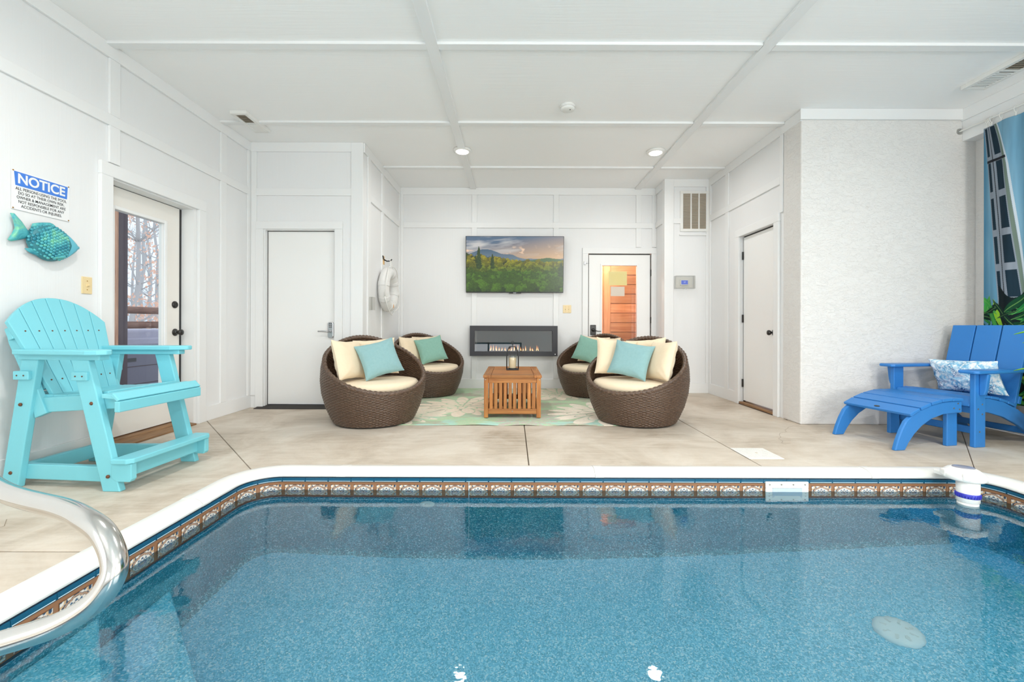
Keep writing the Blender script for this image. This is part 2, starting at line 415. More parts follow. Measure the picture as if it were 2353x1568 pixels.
m = MB().box(XL, -2.79, YE, YE + .12, 0, H).box(-1.99, XA, YE, YE + .12, 0, H).box(-2.79, -1.99, YE, YE + .12, 2.0, H)
we = struct(m.build('wall_entry', 'wall'))
boards(we, [(-1.81, XA + .004, YE - TB, YE, 0, H)], 'corner_batten')
boards(we, [(XL + .02, XL + .08, YE - TB, YE, BZ, CZ)], 'corner_batten')
boards(we, [(XL + TB, -1.81, YE - TB, YE, CZ, H)], 'cornice', 'trim')
boards(we, [(XL + .08, -1.81, YE - TB, YE, RZ0, RZ1)], 'rail', 'trim')

wa = struct(box('wall_alcove', 'wall', None, (XA - .12, XA, YE + .12, YB, 0, H)))
boards(wa, [(XA, XA + TB, 5.58 - .043, 5.58 + .043, BZ, RZ0), (XA, XA + TB, 5.58 - .043, 5.58 + .043, RZ1, CZ)])
boards(wa, [(XA, XA + TB, YE + .12, YE + .22, 0, CZ), (XA, XA + TB, YB - .06, YB, BZ, CZ)], 'corner_batten')
boards(wa, [(XA, XA + TB, YE + .22, YB - .06, RZ0, RZ1)], 'rail', 'trim')
boards(wa, [(XA, XA + TB, YE, YB, CZ, H)], 'cornice', 'trim')
struct(box('baseboard_alcove', 'trim', None, (XA, XA + TB, YE + .22, YB - TB, 0, BZ), .003))

m = MB().box(XA - .12, 1.115, YB, YB + .14, 0, H).box(2.05, XB + .1, YB, YB + .14, 0, H).box(1.115, 2.05, YB, YB + .14, 2.0, H)
wb = struct(m.build('wall_back', 'wall'))
for x in (-.57, .64, 1.86):
    boards(wb, [(x - .038, x + .038, YB - TB, YB, RZ1, CZ)])
    boards(wb, [(x - .038, x + .038, YB - TB, YB, BZ if x < 1 else 2.095, RZ0)])
boards(wb, [(XB - .06, XB, YB - TB, YB, 2.095, CZ), (XA + TB, XA + .06, YB - TB, YB, BZ, CZ)], 'corner_batten')
boards(wb, [(XA + .06, XB - .06, YB - TB, YB, RZ0, RZ1)], 'rail', 'trim')
boards(wb, [(XA + TB, XB, YB - TB, YB, CZ, H)], 'cornice', 'trim')
struct(box('baseboard_back', 'trim', None, (XA + TB, 1.03, YB - TB, YB, 0, BZ), .003))

wv = struct(box('wall_vent', 'wall', None, (XB, XR + .17, YV, YB + .14, 0, H)))
boards(wv, [(XB - TB, XB, YV, YV + .08, 0, H), (XB - TB, XB + .11, YV - TB, YV, 0, H), (XR - .05, XR, YV - TB, YV, BZ, CZ)], 'corner_batten')
boards(wv, [(XB + .11, XR, YV - TB, YV, CZ, H), (XB - TB, XB, YV + .08, YB, CZ, H)], 'cornice', 'trim')
boards(wv, [(XB + .11, XB + .24, YV - TB, YV, RZ0 - .02, RZ0 + .05), (XB - TB, XB, YV + .08, YB - TB, RZ0, RZ1)], 'rail', 'trim')
struct(box('baseboard_vent', 'trim', None, (XB + .11, XR, YV - TB, YV, 0, BZ), .003))

m = MB().box(XR, XR + .17, 5.215, YV, 0, H).box(XR, XR + .17, YS + .272, 4.52, 0, H).box(XR, XR + .17, 4.52, 5.215, 2.0, H)
wr = struct(m.build('wall_right', 'wall'))
boards(wr, [(XR - TB, XR, 5.53 - .04, 5.53 + .04, BZ, RZ0), (XR - TB, XR, 5.53 - .04, 5.53 + .04, RZ1, CZ)])
boards(wr, [(XR - TB, XR, YV - .07, YV - TB, BZ, CZ), (XR - TB, XR, 4.38, 4.43, 2.08, CZ)], 'corner_batten')
boards(wr, [(XR - TB, XR, 4.43, YV - .07, RZ0, RZ1)], 'rail', 'trim')
boards(wr, [(XR - TB, XR, YS + .0, YV - TB, CZ, H)], 'cornice', 'trim')
struct(box('baseboard_right', 'trim', None, (XR - TB, XR, 5.30, YV - TB, 0, BZ), .003))

ws = struct(box('wall_stucco', 'stucco', None, (XS, XW + .3, YS, YS + .272, 0, H), .012))
boards(ws, [(XS - .02, XW - .13, YS - .022, YS, H - .10, H)], 'cornice', 'trim')
ww = struct(MB().box(XW, XW + .15, YN, -3.2, 0, H).box(XW, XW + .15, .4, YS, 0, H).box(XW, XW + .15, -3.2, .4, 0, .3).box(XW, XW + .15, -3.2, .4, 2.4, H).build('wall_window', 'stucco'))
w2 = struct(MB().box(XW + .04, XW + .10, -3.2, -3.14, .3, 2.4).box(XW + .04, XW + .10, -1.43, -1.37, .3, 2.4).box(XW + .04, XW + .10, .34, .4, .3, 2.4).box(XW + .04, XW + .10, -3.14, .34, .3, .36).box(XW + .04, XW + .10, -3.14, .34, 2.34, 2.4).build('added_window_2', 'trim'))  # unseen window in the side wall, added for the side fill lamp
for a_, b_ in ((-3.14, -1.43), (-1.37, .34)): box('pane', 'glass', w2, (XW + .066, XW + .072, a_, b_, .36, 2.34))
bm_ = struct(box('trim_1', 'trim', None, (XW - .13, XW, YN, YS, 2.674, H), .004))
box('cornice', 'trim', bm_, (XW - .145, XW - .13, YN, YS, H - .11, H), .003)
# wall behind the camera with a wide window
m = MB().box(XL - .2, -2.2, YN - .15, YN, 0, H).box(.35, 1.75, YN - .15, YN, 0, H).box(3.3, XW + .15, YN - .15, YN, 0, H).box(1.75, 3.3, YN - .15, YN, 0, .3).box(1.75, 3.3, YN - .15, YN, 2.4, H).box(-2.2, .35, YN - .15, YN, 0, .25).box(-2.2, .35, YN - .15, YN, 1.25, H)
struct(m.build('wall_rear', 'wall'))
wf = MB()
for x in (-2.2, -.96, .29): wf.box(x, x + .06, YN - .12, YN - .04, .25, 1.25)
wf.box(-2.14, .29, YN - .12, YN - .04, .25, .31).box(-2.14, .29, YN - .12, YN - .04, 1.19, 1.25)
w1 = struct(wf.build('window_1', plain('blue_grey_window_frame', S(96, 124, 134), .5)))
for x0, x1 in ((-2.14, -.96), (-.90, .29)): box('pane', 'glass', w1, (x0, x1, YN - .085, YN - .079, .31, 1.19))

w3 = struct(MB().box(1.75, 1.81, YN - .12, YN - .04, .3, 2.4).box(3.24, 3.3, YN - .12, YN - .04, .3, 2.4).box(1.81, 3.24, YN - .12, YN - .04, .3, .36).box(1.81, 3.24, YN - .12, YN - .04, 2.34, 2.4).build('added_window_3', 'trim'))  # second rear window, unseen, added for the corner fill lamp
box('pane', 'glass', w3, (1.81, 3.24, YN - .085, YN - .079, .36, 2.34))

# ceiling
ce = struct(box('ceiling', 'ceil', None, (XL - .2, XW + .15, YN - .15, YB + .14, H, H + .12)))
for y in (-2.94, -1.72, -.49, .73, 1.94, 3.165, 4.377, 5.60):
    for x0, x1 in ((XL + .02, -.63), (-.55, 1.80), (1.89, XW - .15)):
        if y > YS: x1 = min(x1, XR - .02)
        if y > YE: x0 = max(x0, XA + .02)
        box('cross_batten', 'trim', ce, (x0 - .0, x1 + .0, y - .033, y + .033, H - .022, H), .002)
for x in (-.59, 1.845):
    box('long_batten', 'trim', ce, (x - .042, x + .042, YN, YB - .02, H - .024, H), .002)

# ------------------------------------------------------------------ floor slabs and pool
PX0, PX1, PY0, PY1, PR = -1.73, 3.02, -3.2, 2.84, .30
fl = MB().box(XL - .02, PX0, YN, YE + .02, -.12, -.02).box(PX0, XW, PY1, YB + .1, -.12, -.02).box(PX1, XW, YN, PY1, -.12, -.02).box(PX0, PX1, YN, PY0, -.12, -.02)
fl = struct(fl.build('floor', 'joint'))
def arc(cx, cy, r, a0, a1, n=10): return [(cx + r * math.cos(R(a0 + (a1 - a0) * i / n)), cy + r * math.sin(R(a0 + (a1 - a0) * i / n))) for i in range(n + 1)]
g = .0038
aL = arc(PX0 + PR, PY1 - PR, PR + .003, 135, 90); aL2 = arc(PX0 + PR, PY1 - PR, PR + .003, 180, 135)
aR = arc(PX1 - PR, PY1 - PR, PR + .003, 90, 45); aR2 = arc(PX1 - PR, PY1 - PR, PR + .003, 45, 0)
d45 = lambda x, y: (x, y)
slabs = [
    [(XL, YN), (PX0, YN), (PX0, 1.76 - g), (XL, 1.76 - g)],
    [(XL, 1.76 + g), (PX0, 1.76 + g)] + [(x - .002, y - g) for x, y in aL2] + [(XL, 4.20 - g)],
    [(XL, 4.20 + g)] + [(x, y + g * .5) for x, y in aL] + [(.11 - g, PY1), (.11 - g, YB + .05), (XA - .1, YB + .05), (XA - .1, YE + .12), (XL, YE + .12)],
    [(.11 + g, PY1), (1.645 - g, PY1), (1.645 - g, YB + .05), (.11 + g, YB + .05)],
    [(1.645 + g, 4.33 + g), (XR + .1, 4.33 + g), (XR + .1, YB + .05), (1.645 + g, YB + .05)],
    [(1.645 + g, PY1)] + [(x, y + g * .5) for x, y in aR] + [(XW, 4.26), (1.645 + g, 4.33 - g)],
    [(x + g, y) for x, y in aR2] + [(PX1 + g, YN), (XW, YN), (XW, 4.26 - 2 * g)],
    [(PX0 + g, YN), (PX1 - g, YN), (PX1 - g, PY0), (PX0 + g, PY0)],
]
for s_ in slabs:
    MB().prism(s_, 2, -.02, 0).build('slab', 'concrete', fl, bevel=.003)
# hairline cracks in the slabs (thin dark raised lines of filler)
def crack(pts, w=.002):
    mb = MB()
    for (x0, y0), (x1, y1) in zip(pts, pts[1:]):
        d = Vector((x1 - x0, y1 - y0)); n = Vector((-d.y, d.x)).normalized() * w
        mb.add([(x0 - n.x, y0 - n.y, .0006), (x0 + n.x, y0 + n.y, .0006), (x1 + n.x, y1 + n.y, .0006), (x1 - n.x, y1 - n.y, .0006)], [(0, 1, 2, 3)])
    mb.build('crack', plain('crack_line', (.27, .21, .15), .9), fl)
crack([(2.71, 4.09), (2.62, 4.045), (2.53, 3.99), (2.50, 3.95), (2.43, 3.88), (2.40, 3.81), (2.32, 3.77), (2.27, 3.70), (2.235, 3.62), (2.19, 3.58), (2.175, 3.50), (2.13, 3.44), (2.14, 3.40)], .0012)
crack([(-2.38, 2.05), (-2.31, 1.98), (-2.34, 1.92), (-2.27, 1.85), (-2.29, 1.78)], .0015)

def ppath(d, side):
    """points of the pool outline inset by d"""
    r = PR - d
    if side == 'all':
        return ([(PX0 + d, PY0)] + [(PX0 + d, PY0 + (PY1 - PR - PY0) * i / 8) for i in range(1, 8)] + arc(PX0 + PR, PY1 - PR, r, 180, 90, 12)
                + arc(PX1 - PR, PY1 - PR, r, 90, 0, 12) + [(PX1 - d, PY0)])
def psamp(d, s):
    """s measured along the outline inset by .115 from the left wall's far end; returns point and inward normal"""
    d0 = .115; r0 = PR - d0; La = r0 * math.pi / 2; Lf = (PX1 - PX0) - 2 * PR
    r = PR - d
    if s <= 0: return (PX0 + d, PY1 - PR + s), (1, 0)
    if s <= La:
        a = math.pi - s / r0; return (PX0 + PR + r * math.cos(a), PY1 - PR + r * math.sin(a)), (-math.cos(a), -math.sin(a))
    s -= La
    if s <= Lf: return (PX0 + PR + s, PY1 - d), (0, -1)
    s -= Lf
    if s <= La:
        a = math.pi / 2 - s / r0; return (PX1 - PR + r * math.cos(a), PY1 - PR + r * math.sin(a)), (-math.cos(a), -math.sin(a))
    s -= La
    return (PX1 - d, PY1 - PR - s), (-1, 0)
LA = (PR - .115) * math.pi / 2; LF = (PX1 - PX0) - 2 * PR
def band(name, mat, parent, s0, s1, d, z0, z1, th=.004, step=.03):
    """a strip that follows the pool wall"""
    ks = sorted(set([s0, s1] + [x for x in (0, LA, LA + LF, 2 * LA + LF) if s0 < x < s1] + [x for k in range(60) for x in (LA * k / 10, LA + LF + LA * k / 10) if s0 < x < s1 and (0 < x < LA or LA + LF < x < 2 * LA + LF)]))
    mb = MB(); v = []; f = []
    for s in ks:
        for dd, z in ((d - th, z0), (d, z0), (d, z1), (d - th, z1)):
            p, n = psamp(dd, s); v.append((p[0], p[1], z))
    for i in range(len(ks) - 1):
        for k in range(4): f.append((i * 4 + k, i * 4 + (k + 1) % 4, i * 4 + 4 + (k + 1) % 4, i * 4 + 4 + k))
    f += [(0, 3, 2, 1), tuple(len(v) - 4 + k for k in range(4))]
    return mb.add(v, f).build(name, mat, parent)
ZW = -.109; ZF = -.985; DW = .115
sh = MB(); pts = ppath(DW, 'all'); n = len(pts)
vs = []; fs = []
rows = [(-.03, 0), (ZF + .04, 0), (ZF + .012, .012), (ZF, .04)]
for z, ins in rows:
    vs += [(x, y, z) for x, y in ppath(DW + ins, 'all')]
for k in range(3): fs += [(k * n + i, k * n + (i + 1) % n, (k + 1) * n + (i + 1) % n, (k + 1) * n + i) for i in range(n)]
pool = struct(sh.add(vs, fs).build('pool_shell', 'liner'))
MB().add([(x, y, ZF) for x, y in ppath(DW + .039, 'all')], [tuple(range(n))[::-1]]).build('pool_floor', 'linerf', pool)
S0, S1 = -3.2, 2 * LA + LF + 1.2
band('frame_strip', 'tan', pool, S0, S1, DW + .002, -.215, -.060)
band('top_strip', 'navy', pool, S0, S1, DW + .003, -.060, -.030)
band('bottom_strip', 'navy', pool, S0, S1, DW + .004, -.232, -.212)
pitch = LF / 29
# tile picture
NTL = 44
u, v = np.meshgrid(np.linspace(-1, 1, NTL), np.linspace(-1, 1, NTL))
rr = np.hypot(u, v); th = np.arctan2(v, u)
tc = np.zeros(u.shape + (3,)) + arr(226, 216, 204)
def put(mask, c): tc[mask] = arr(*c)
put(np.cos(th * 4 + np.pi) * .5 + .5 > .62 + 0 * rr, (226, 216, 204))
corner = (np.abs(u) + np.abs(v) > 1.22)
put(corner & (np.sin(u * 13 + v * 4) * np.sin(v * 13 - u * 4) > .05), (44, 70, 96))
put(corner & (np.abs(np.hypot(np.abs(u) - .92, np.abs(v) - .92) - .25) < .06), (206, 166, 122))
put(corner & (np.hypot(np.abs(u) - .66, np.abs(v) - .66) < .10), (88, 148, 190))
sc_r = .83 + .07 * np.abs(np.cos(th * 4))
put(np.abs(rr - sc_r) < .05, (182, 142, 112)); put(np.abs(rr - sc_r + .07) < .018, (70, 66, 74)); put(np.abs(rr - sc_r - .07) < .018, (70, 66, 74))
pet = np.abs(np.cos(th * 6))
put((rr > .40) & (rr < .50 + .18 * pet) & (rr > .44 + .14 * pet), (46, 76, 104))
put((rr > .60) & (rr < .70) & (np.cos(th * 12) > .5), (64, 100, 130))
put((rr < .40), (52, 92, 132)); put((rr < .46) & (rr > .38) & (np.cos(th * 16) > 0), (120, 160, 192))
put((rr < .27) & (rr > .22), (28, 52, 84)); put(rr < .15, (204, 160, 118))
edge = np.maximum(np.abs(u), np.abs(v)) > .955
put(edge, (60, 50, 48))
TC = tc * (.9 + .2 * fbm(u * 9 + 20, v * 9 + 20, 3, 3))[..., None]
TS = pitch * .86
def tile_mesh(center_s, curved):
    if not curved:
        P = np.stack([u * TS / 2, np.zeros_like(u), v * .062], -1)
        o = grid_obj('tile', 'tile', P, TC, pool, smooth=False); return o
    P = np.zeros(u.shape + (3,))
    for i in range(u.shape[1]):
        p, nn = psamp(DW + .005, center_s + u[0, i] * TS / 2)
        P[:, i, 0] = p[0]; P[:, i, 1] = p[1]
    P[..., 2] = -.138 + v * .062
    return grid_obj('tile', 'tile', P, TC, pool, smooth=False)
proto = None
def straight_tile(s):
    global proto
    if proto is None: proto = tile_mesh(0, False); o = proto
    else:
        o = proto.copy(); COL.objects.link(o); o.parent = pool
    p, nn = psamp(DW + .005, s)
    o.location = (p[0], p[1], -.138); o.rotation_euler = (0, 0, math.atan2(nn[1], nn[0]) + math.pi / 2)
for k in range(29): straight_tile(LA + pitch * (k + .5))
for k in range(18): straight_tile(-pitch * (k + .5))
for k in range(7): straight_tile(2 * LA + LF + pitch * (k + .5))
for s in (LA * .25, LA * .75, LA + LF + LA * .25, LA + LF + LA * .75): tile_mesh(s, True)
sset = -18 * pitch
while sset < 2 * LA + LF + 1.0:
    band('blue_tile', 'bluetile', pool, sset + .001, sset + pitch - .001, DW + .008, -.056, -.034, .006); sset += pitch
sset = -18 * pitch  # pale strips paint a highlight along the foot of the blue tiles
while sset < 2 * LA + LF + 1.0:
    band('highlight_line', plain('pale_highlight', (.55, .68, .72), .3) if sset == -18 * pitch else bpy.data.materials['pale_highlight'], pool, sset + .004, sset + pitch - .006, DW + .0085, -.0545, -.0515, .002); sset += pitch
s_seam = LA + (-.27 - (PX0 + PR))
band('liner_seam', plain('seam_line', (.62, .72, .78), .5), pool, s_seam - .0015, s_seam + .0015, DW + .0075, -.9, -.036, .002)

# coping sections
def coping(s0, s1, name='coping_section', grow=0.0):
    prof = [(-.002, -.02), (-.002, .006), (.01, .0125), (.045, .015), (.08, .011), (.104, .0), (.117, -.016), (.120, -.027), (.112, -.031), (.06, -.031)]
    prof = [(a, b + grow) if b > -.015 else (a + grow, b) for a, b in prof]
    ks = sorted(set([s0, s1] + [x for k in range(11) for x in (LA * k / 10, LA + LF + LA * k / 10) if s0 < x < s1]))
    v = []; f = []; m_ = len(prof)
    for s in ks:
        for d, z in prof:
            p, nn = psamp(d, s); v.append((p[0], p[1], z))
    for i in range(len(ks) - 1): f += [(i * m_ + k, i * m_ + m_ + k, i * m_ + m_ + (k + 1) % m_, i * m_ + (k + 1) % m_) for k in range(m_)]
    e0 = len(v); v += v[:m_]; e1 = len(v); v += v[e0 - m_:e0]
    f += [tuple(e0 + k for k in range(m_)), tuple(e1 + m_ - 1 - k for k in range(m_))]
    o = MB().add(v, f).build(name, 'coping', cop, smooth=True); return o
cop = bpy.data.objects.new('pool_coping', None); COL.objects.link(cop); cop['kind'] = 'structure'
js = [S0, -1.9, -.27, LA + .33, LA + 1.95, LA + 3.68, 2 * LA + LF + 1.4, 2 * LA + LF + 5.0]
for a, b in zip(js, js[1:]): coping(a + .0015, b - .0015)
for a in js[1:-1]: coping(a + .0, a + .055, 'joint_cover', .0022)

# steps (diagonal, at the far left)
st = bpy.data.objects.new('pool_steps', None); COL.objects.link(st); st['kind'] = 'structure'
wx = PX0 + DW + .001
for c, dz in ((.085, .25), (.44, .50)):
    x0 = wx; poly = [(x0, c - x0), (x0, PY0 + .2), (c - PY0 - .2, PY0 + .2)] if False else [(x0, c - x0), (x0, c - x0 - 1.7), (x0 + 1.7, c - x0 - 1.7)]
    MB().prism(poly, 2, ZF + .001, ZW - dz).build('step', 'linerf', st, bevel=.015)
# water
poly = ppath(DW - .002, 'all')
wt = MB().add([(x, y, ZW) for x, y in poly], [tuple(range(len(poly)))[::-1]]).build('pool_water', 'water')
tag(wt, 'clear still water filling the tiled pool', 'water')

# ------------------------------------------------------------------ doors
def frame_x(parent, y0, y1, z1, xin, xout, w=.085, zb=0):
    """casing on a wall facing +X or -X"""
    for b in ((xin, xout, y0 - w, y0, zb, z1), (xin, xout, y1, y1 + w, zb, z1), (xin, xout, y0 - w, y1 + w, z1, z1 + w)):
        bb = (min(b[0], b[1]), max(b[0], b[1])) + b[2:]
        box('casing', 'trim', parent, bb, .004)
def frame_y(parent, x0, x1, z1, y0, y1, w=.085):
    for b in ((x0 - w, x0, y0, y1, 0, z1), (x1, x1 + w, y0, y1, 0, z1), (x0 - w, x1 + w, y0, y1, z1, z1 + w)):
        box('casing', 'trim', parent, b, .004)
def knob(parent, mat, at, axis, r=.028):
    """round knob with rose; axis is the outward direction matrix"""
    T = Matrix.Translation(at) @ axis
    k = MB().lathe([(.033, 0), (.033, .006), (.026, .010), (.011, .014), (.011, .032), (.022, .040), (r, .052), (.026, .064), (.014, .070), (0, .071)], 24, T)
    return k.build('knob', mat, parent, smooth=True)
AX = {'+X': Matrix.Rotation(R(90), 4, 'Y'), '-X': Matrix.Rotation(R(-90), 4, 'Y'), '-Y': Matrix.Rotation(R(90), 4, 'X')}

# left glass door
d1 = bpy.data.objects.new('door_1', None); COL.objects.link(d1); struct(d1)
frame_x(d1, 3.185, 4.06, 2.0, XL, XL + .028, .095)
xl0, xl1 = XL - .155, XL - .112
ya, yb = 3.19, 3.995
g0, g1, gz0, gz1 = 3.335, 3.815, .30, 1.81
lf = MB().box(xl0, xl1, ya, g0, .055, 1.985).box(xl0, xl1, g1, yb, .055, 1.985).box(xl0, xl1, g0, g1, .055, gz0).box(xl0, xl1, g0, g1, gz1, 1.985)
leaf = lf.build('leaf', 'doorwarm', d1)
for b in ((xl1, xl1 + .014, g0 - .028, g0, gz0 - .028, gz1 + .028), (xl1, xl1 + .014, g1, g1 + .028, gz0 - .028, gz1 + .028), (xl1, xl1 + .014, g0, g1, gz0 - .028, gz0), (xl1, xl1 + .014, g0, g1, gz1, gz1 + .028)):
    box('glazing_bead', 'door', leaf, b, .004)
box('pane', 'glass', leaf, (xl0 + .018, xl0 + .024, g0, g1, gz0, gz1))
box('jamb', 'trim', d1, (XL - .2, XL, 4.025, 4.06, 0, 2.0)); box('jamb', 'trim', d1, (XL - .2, XL, 3.185, 3.19, 0, 2.0)); box('jamb', 'trim', d1, (XL - .2, XL, 3.19, 4.025, 1.99, 2.0))
box('weatherstrip', 'black', d1, (XL - .135, XL - .115, 3.996, 4.024, .05, 1.985)); box('weatherstrip', 'black', d1, (XL - .135, XL - .115, 3.19, 3.996, 1.984, 1.991))
MB().prism([(XL - .2, 0), (XL + .035, 0), (XL + .035, .014), (XL - .05, .026), (XL - .06, .046), (XL - .2, .046)], 1, 3.195, 4.02, ).build('threshold', 'oak', d1, bevel=.003)
knob(leaf, 'bronze', (xl1, 3.945, .855), AX['+X'])
MB().lathe([(.032, 0), (.032, .008), (.024, .016), (.014, .017), (.012, .010), (0, .010)], 24, Matrix.Translation((xl1, 3.94, 1.105)) @ AX['+X']).build('deadbolt', 'bronze', leaf, smooth=True)

# white flush door in the entry wall
d2 = bpy.data.objects.new('door_2', None); COL.objects.link(d2); struct(d2)
frame_y(d2, -2.79, -1.99, 2.0, YE - .024, YE, .085)
leaf = box('leaf', 'door', d2, (-2.775, -2.005, YE + .055, YE + .095, .03, 1.99), .002)
box('jamb', 'trim', d2, (-2.79, -2.778, YE, YE + .12, 0, 2.0)); box('jamb', 'trim', d2, (-2.002, -1.99, YE, YE + .12, 0, 2.0)); box('jamb', 'trim', d2, (-2.778, -2.002, YE, YE + .12, 1.992, 2.0))
box('stop_gap', 'rubber', d2, (-2.778, -2.002, YE + .05, YE + .06, 1.986, 1.992)); box('stop_gap', 'rubber', d2, (-2.778, -2.773, YE + .05, YE + .06, .02, 1.99))
MB().prism([(YE - .10, 0), (YE + .10, 0), (YE + .10, .022), (YE + .03, .022), (YE - .09, .006)], 0, -2.85, -1.93).build('threshold', 'rubber', d2, bevel=.002)
lk = MB().prism([(-.033, .07), (-.02, .085), (.02, .085), (.033, .07), (.033, -.075), (.02, -.095), (-.02, -.095), (-.033, -.075)], 1, -.028, 0, Matrix.Translation((-2.055, YE + .055, .875))).build('keypad_lock', 'chrome', leaf, bevel=.005)
for r_ in range(3):
    for c_ in range(2): MB().lathe([(.006, 0), (.006, .004), (0, .005)], 10, Matrix.Translation((-2.064 + c_ * .018, YE + .027, .945 - r_ * .02)) @ AX['-Y']).build('button', 'charcoal', lk)
MB().tube([(-2.055, YE + .03, .855), (-2.055, YE - .02, .855), (-2.075, YE - .03, .856), (-2.13, YE - .03, .858), (-2.17, YE - .028, .857)], [.011, .011, .011, .009, .008], 12).build('lever', 'chrome', lk, smooth=True)

# sauna door on the back wall
d3 = bpy.data.objects.new('door_3', None); COL.objects.link(d3); struct(d3)
frame_y(d3, 1.115, 2.05, 2.0, YB - .026, YB, .085)
y0, y1 = YB + .005, YB + .045
gx0, gx1, gz0, gz1 = 1.325, 1.84, .30, 1.825
leaf = MB().box(1.128, gx0, y0, y1, .02, 1.985).box(gx1, 2.036, y0, y1, .02, 1.985).box(gx0, gx1, y0, y1, .02, gz0).box(gx0, gx1, y0, y1, gz1, 1.985).build('leaf', 'door', d3)
for b in ((gx0 - .028, gx0, y0 - .010, y0, gz0 - .028, gz1 + .028), (gx1, gx1 + .028, y0 - .010, y0, gz0 - .028, gz1 + .028), (gx0, gx1, y0 - .010, y0, gz0 - .028, gz0), (gx0, gx1, y0 - .010, y0, gz1, gz1 + .028)):
    box('glazing_bead', 'door', leaf, b, .003)
box('pane', 'glass', leaf, (gx0, gx1, y0 + .018, y0 + .023, gz0, gz1))
for z in (.25, 1.02, 1.72): box('hinge', 'bronze', d3, (2.036, 2.050, YB - .012, YB + .006, z - .045, z + .045), .002)
box('gap', 'rubber', d3, (2.037, 2.046, YB + .008, YB + .03, .02, 1.985)); box('gap', 'rubber', d3, (1.128, 2.036, YB + .008, YB + .03, 1.986, 1.998)); box('gap', 'rubber', d3, (1.117, 1.126, YB + .008, YB + .03, .02, 1.985))
pl = MB().box(1.150, 1.235, y0 - .014, y0, .795, .945).build('lock_plate', 'bronze', leaf, bevel=.008)
MB().tube([(1.192, y0 - .01, .865), (1.192, y0 - .055, .865), (1.205, y0 - .062, .864), (1.25, y0 - .062, .852), (1.30, y0 - .06, .850)], [.010, .010, .009, .006, .005], 10).build('lever', 'bronze', pl, smooth=True)
MB().lathe([(.026, 0), (.026, .012), (.012, .02), (0, .021)], 20, Matrix.Translation((1.192, y0 - .012, .87)) @ AX['-Y']).build('rose', 'bronze', pl, smooth=True)
MB().box(1.050, 1.075, YB - .045, YB - .024, 1.83, 1.88).build('latch_catch', 'chrome', d3, bevel=.004)
MB().tube([(1.075, YB - .036, 1.853), (1.13, YB - .036, 1.853)], .003, 8).build('latch_rod', 'chrome', d3)
# door in the right wall
d4 = bpy.data.objects.new('door_4', None); COL.objects.link(d4); struct(d4)
frame_x(d4, 4.52, 5.215, 2.0, XR, XR - .028, .085)
leaf = box('leaf', 'door', d4, (XR + .03, XR + .07, 4.535, 5.20, .045, 1.985), .002)
box('gap', 'rubber', d4, (XR + .035, XR + .06, 4.535, 5.20, 1.986, 1.998)); box('gap', 'rubber', d4, (XR + .035, XR + .06, 5.201, 5.212, .03, 1.985))
for z in (.25, 1.02, 1.77): box('hinge', 'bronze', d4, (XR + .014, XR + .031, 5.195, 5.213, z - .047, z + .047), .002)
knob(leaf, 'bronze', (XR + .03, 4.595, .86), AX['-X'])
box('threshold', 'oak', d4, (XR - .02, XR + .15, 4.53, 5.21, 0, .03), .003)
box('gap_strip', 'rubber', d4, (XR - .024, XR - .018, 4.53, 5.21, 0, .006))

# ------------------------------------------------------------------ sauna interior behind door 3
sa = struct(MB().box(.75, 2.6, 7.45, 7.55, 0, 2.4).box(.75, .85, YB + .14, 7.45, 0, 2.4).box(2.5, 2.6, YB + .14, 7.45, 0, 2.4).box(.75, 2.6, YB + .14, 7.55, 2.3, 2.4).box(.75, 2.6, YB + .14, 7.55, -.1, 0).build('wall_sauna', 'cedx'))
z = .02
while z < 2.2:
    box('plank', 'cedx', sa, (1.66, 2.10, 7.40, 7.45, z, z + .154), .005)
    box('plank', 'cedx', sa, (.86, 1.485, 7.41, 7.45, z - .05, z + .108), .004)
    box('plank', 'cedx', sa, (2.20, 2.5, 7.41, 7.45, z - .03, z + .128), .004); z += .162
box('stile', 'cedz', sa, (1.545, 1.66, 7.385, 7.45, 0, 2.25), .004); box('stile', 'cedz', sa, (1.49, 1.54, 7.39, 7.45, 0, 2.25), .004)
box('stile', 'cedz', sa, (2.10, 2.19, 7.385, 7.45, 0, 2.25), .004)
ld = bpy.data.lights.new('sauna_bulb', 'POINT'); ld.energy = 24; ld.color = (1, .95, .86); ld.shadow_soft_size = .08
lo = bpy.data.objects.new('sauna_bulb', ld); COL.objects.link(lo); lo.location = (1.35, 6.9, 2.1)
p1 = box('paper_notice', 'paper', None, (1.425, 1.70, y0 + .0235, y0 + .025, 1.535, 1.745)); tag(p1, 'larger cream paper taped behind the sauna door glass', 'paper')
p2 = box('paper_notice', 'paperw', None, (1.46, 1.665, y0 + .0235, y0 + .025, 1.375, 1.515)); tag(p2, 'smaller pale pink paper behind the sauna door glass', 'paper')

# ------------------------------------------------------------------ ceiling fixtures
def ceiling_lamp(x, y, label, energy):
    t = thing('recessed_light', label, 'ceiling light', (x, y, H), 0, 'recessed ceiling lights')
    MB().lathe([(.070, -.026), (.082, -.030), (.102, -.026), (.104, -.0005)], 40).build('trim_ring', 'whiteplastic', t, smooth=True)
    MB().lathe([(.072, -.024), (.066, -.034), (.045, -.041), (0, -.044)], 32, cap=False).build('lens', 'lens', t, smooth=True)
    l = bpy.data.lights.new('lamp_glow', 'AREA'); l.shape = 'DISK'; l.size = .14; l.energy = energy; l.color = (1, .98, .955); l.spread = R(170)
    lo = bpy.data.objects.new('lamp_glow', l); COL.objects.link(lo); lo.location = (x, y, H - .05)
    return t
ceiling_lamp(-.59, 5.05, 'lit recessed ceiling light set on the batten above the television', LAMP_POWER * .42)
ceiling_lamp(1.66, 5.07, 'lit recessed ceiling light near the sauna door side', LAMP_POWER * .42)
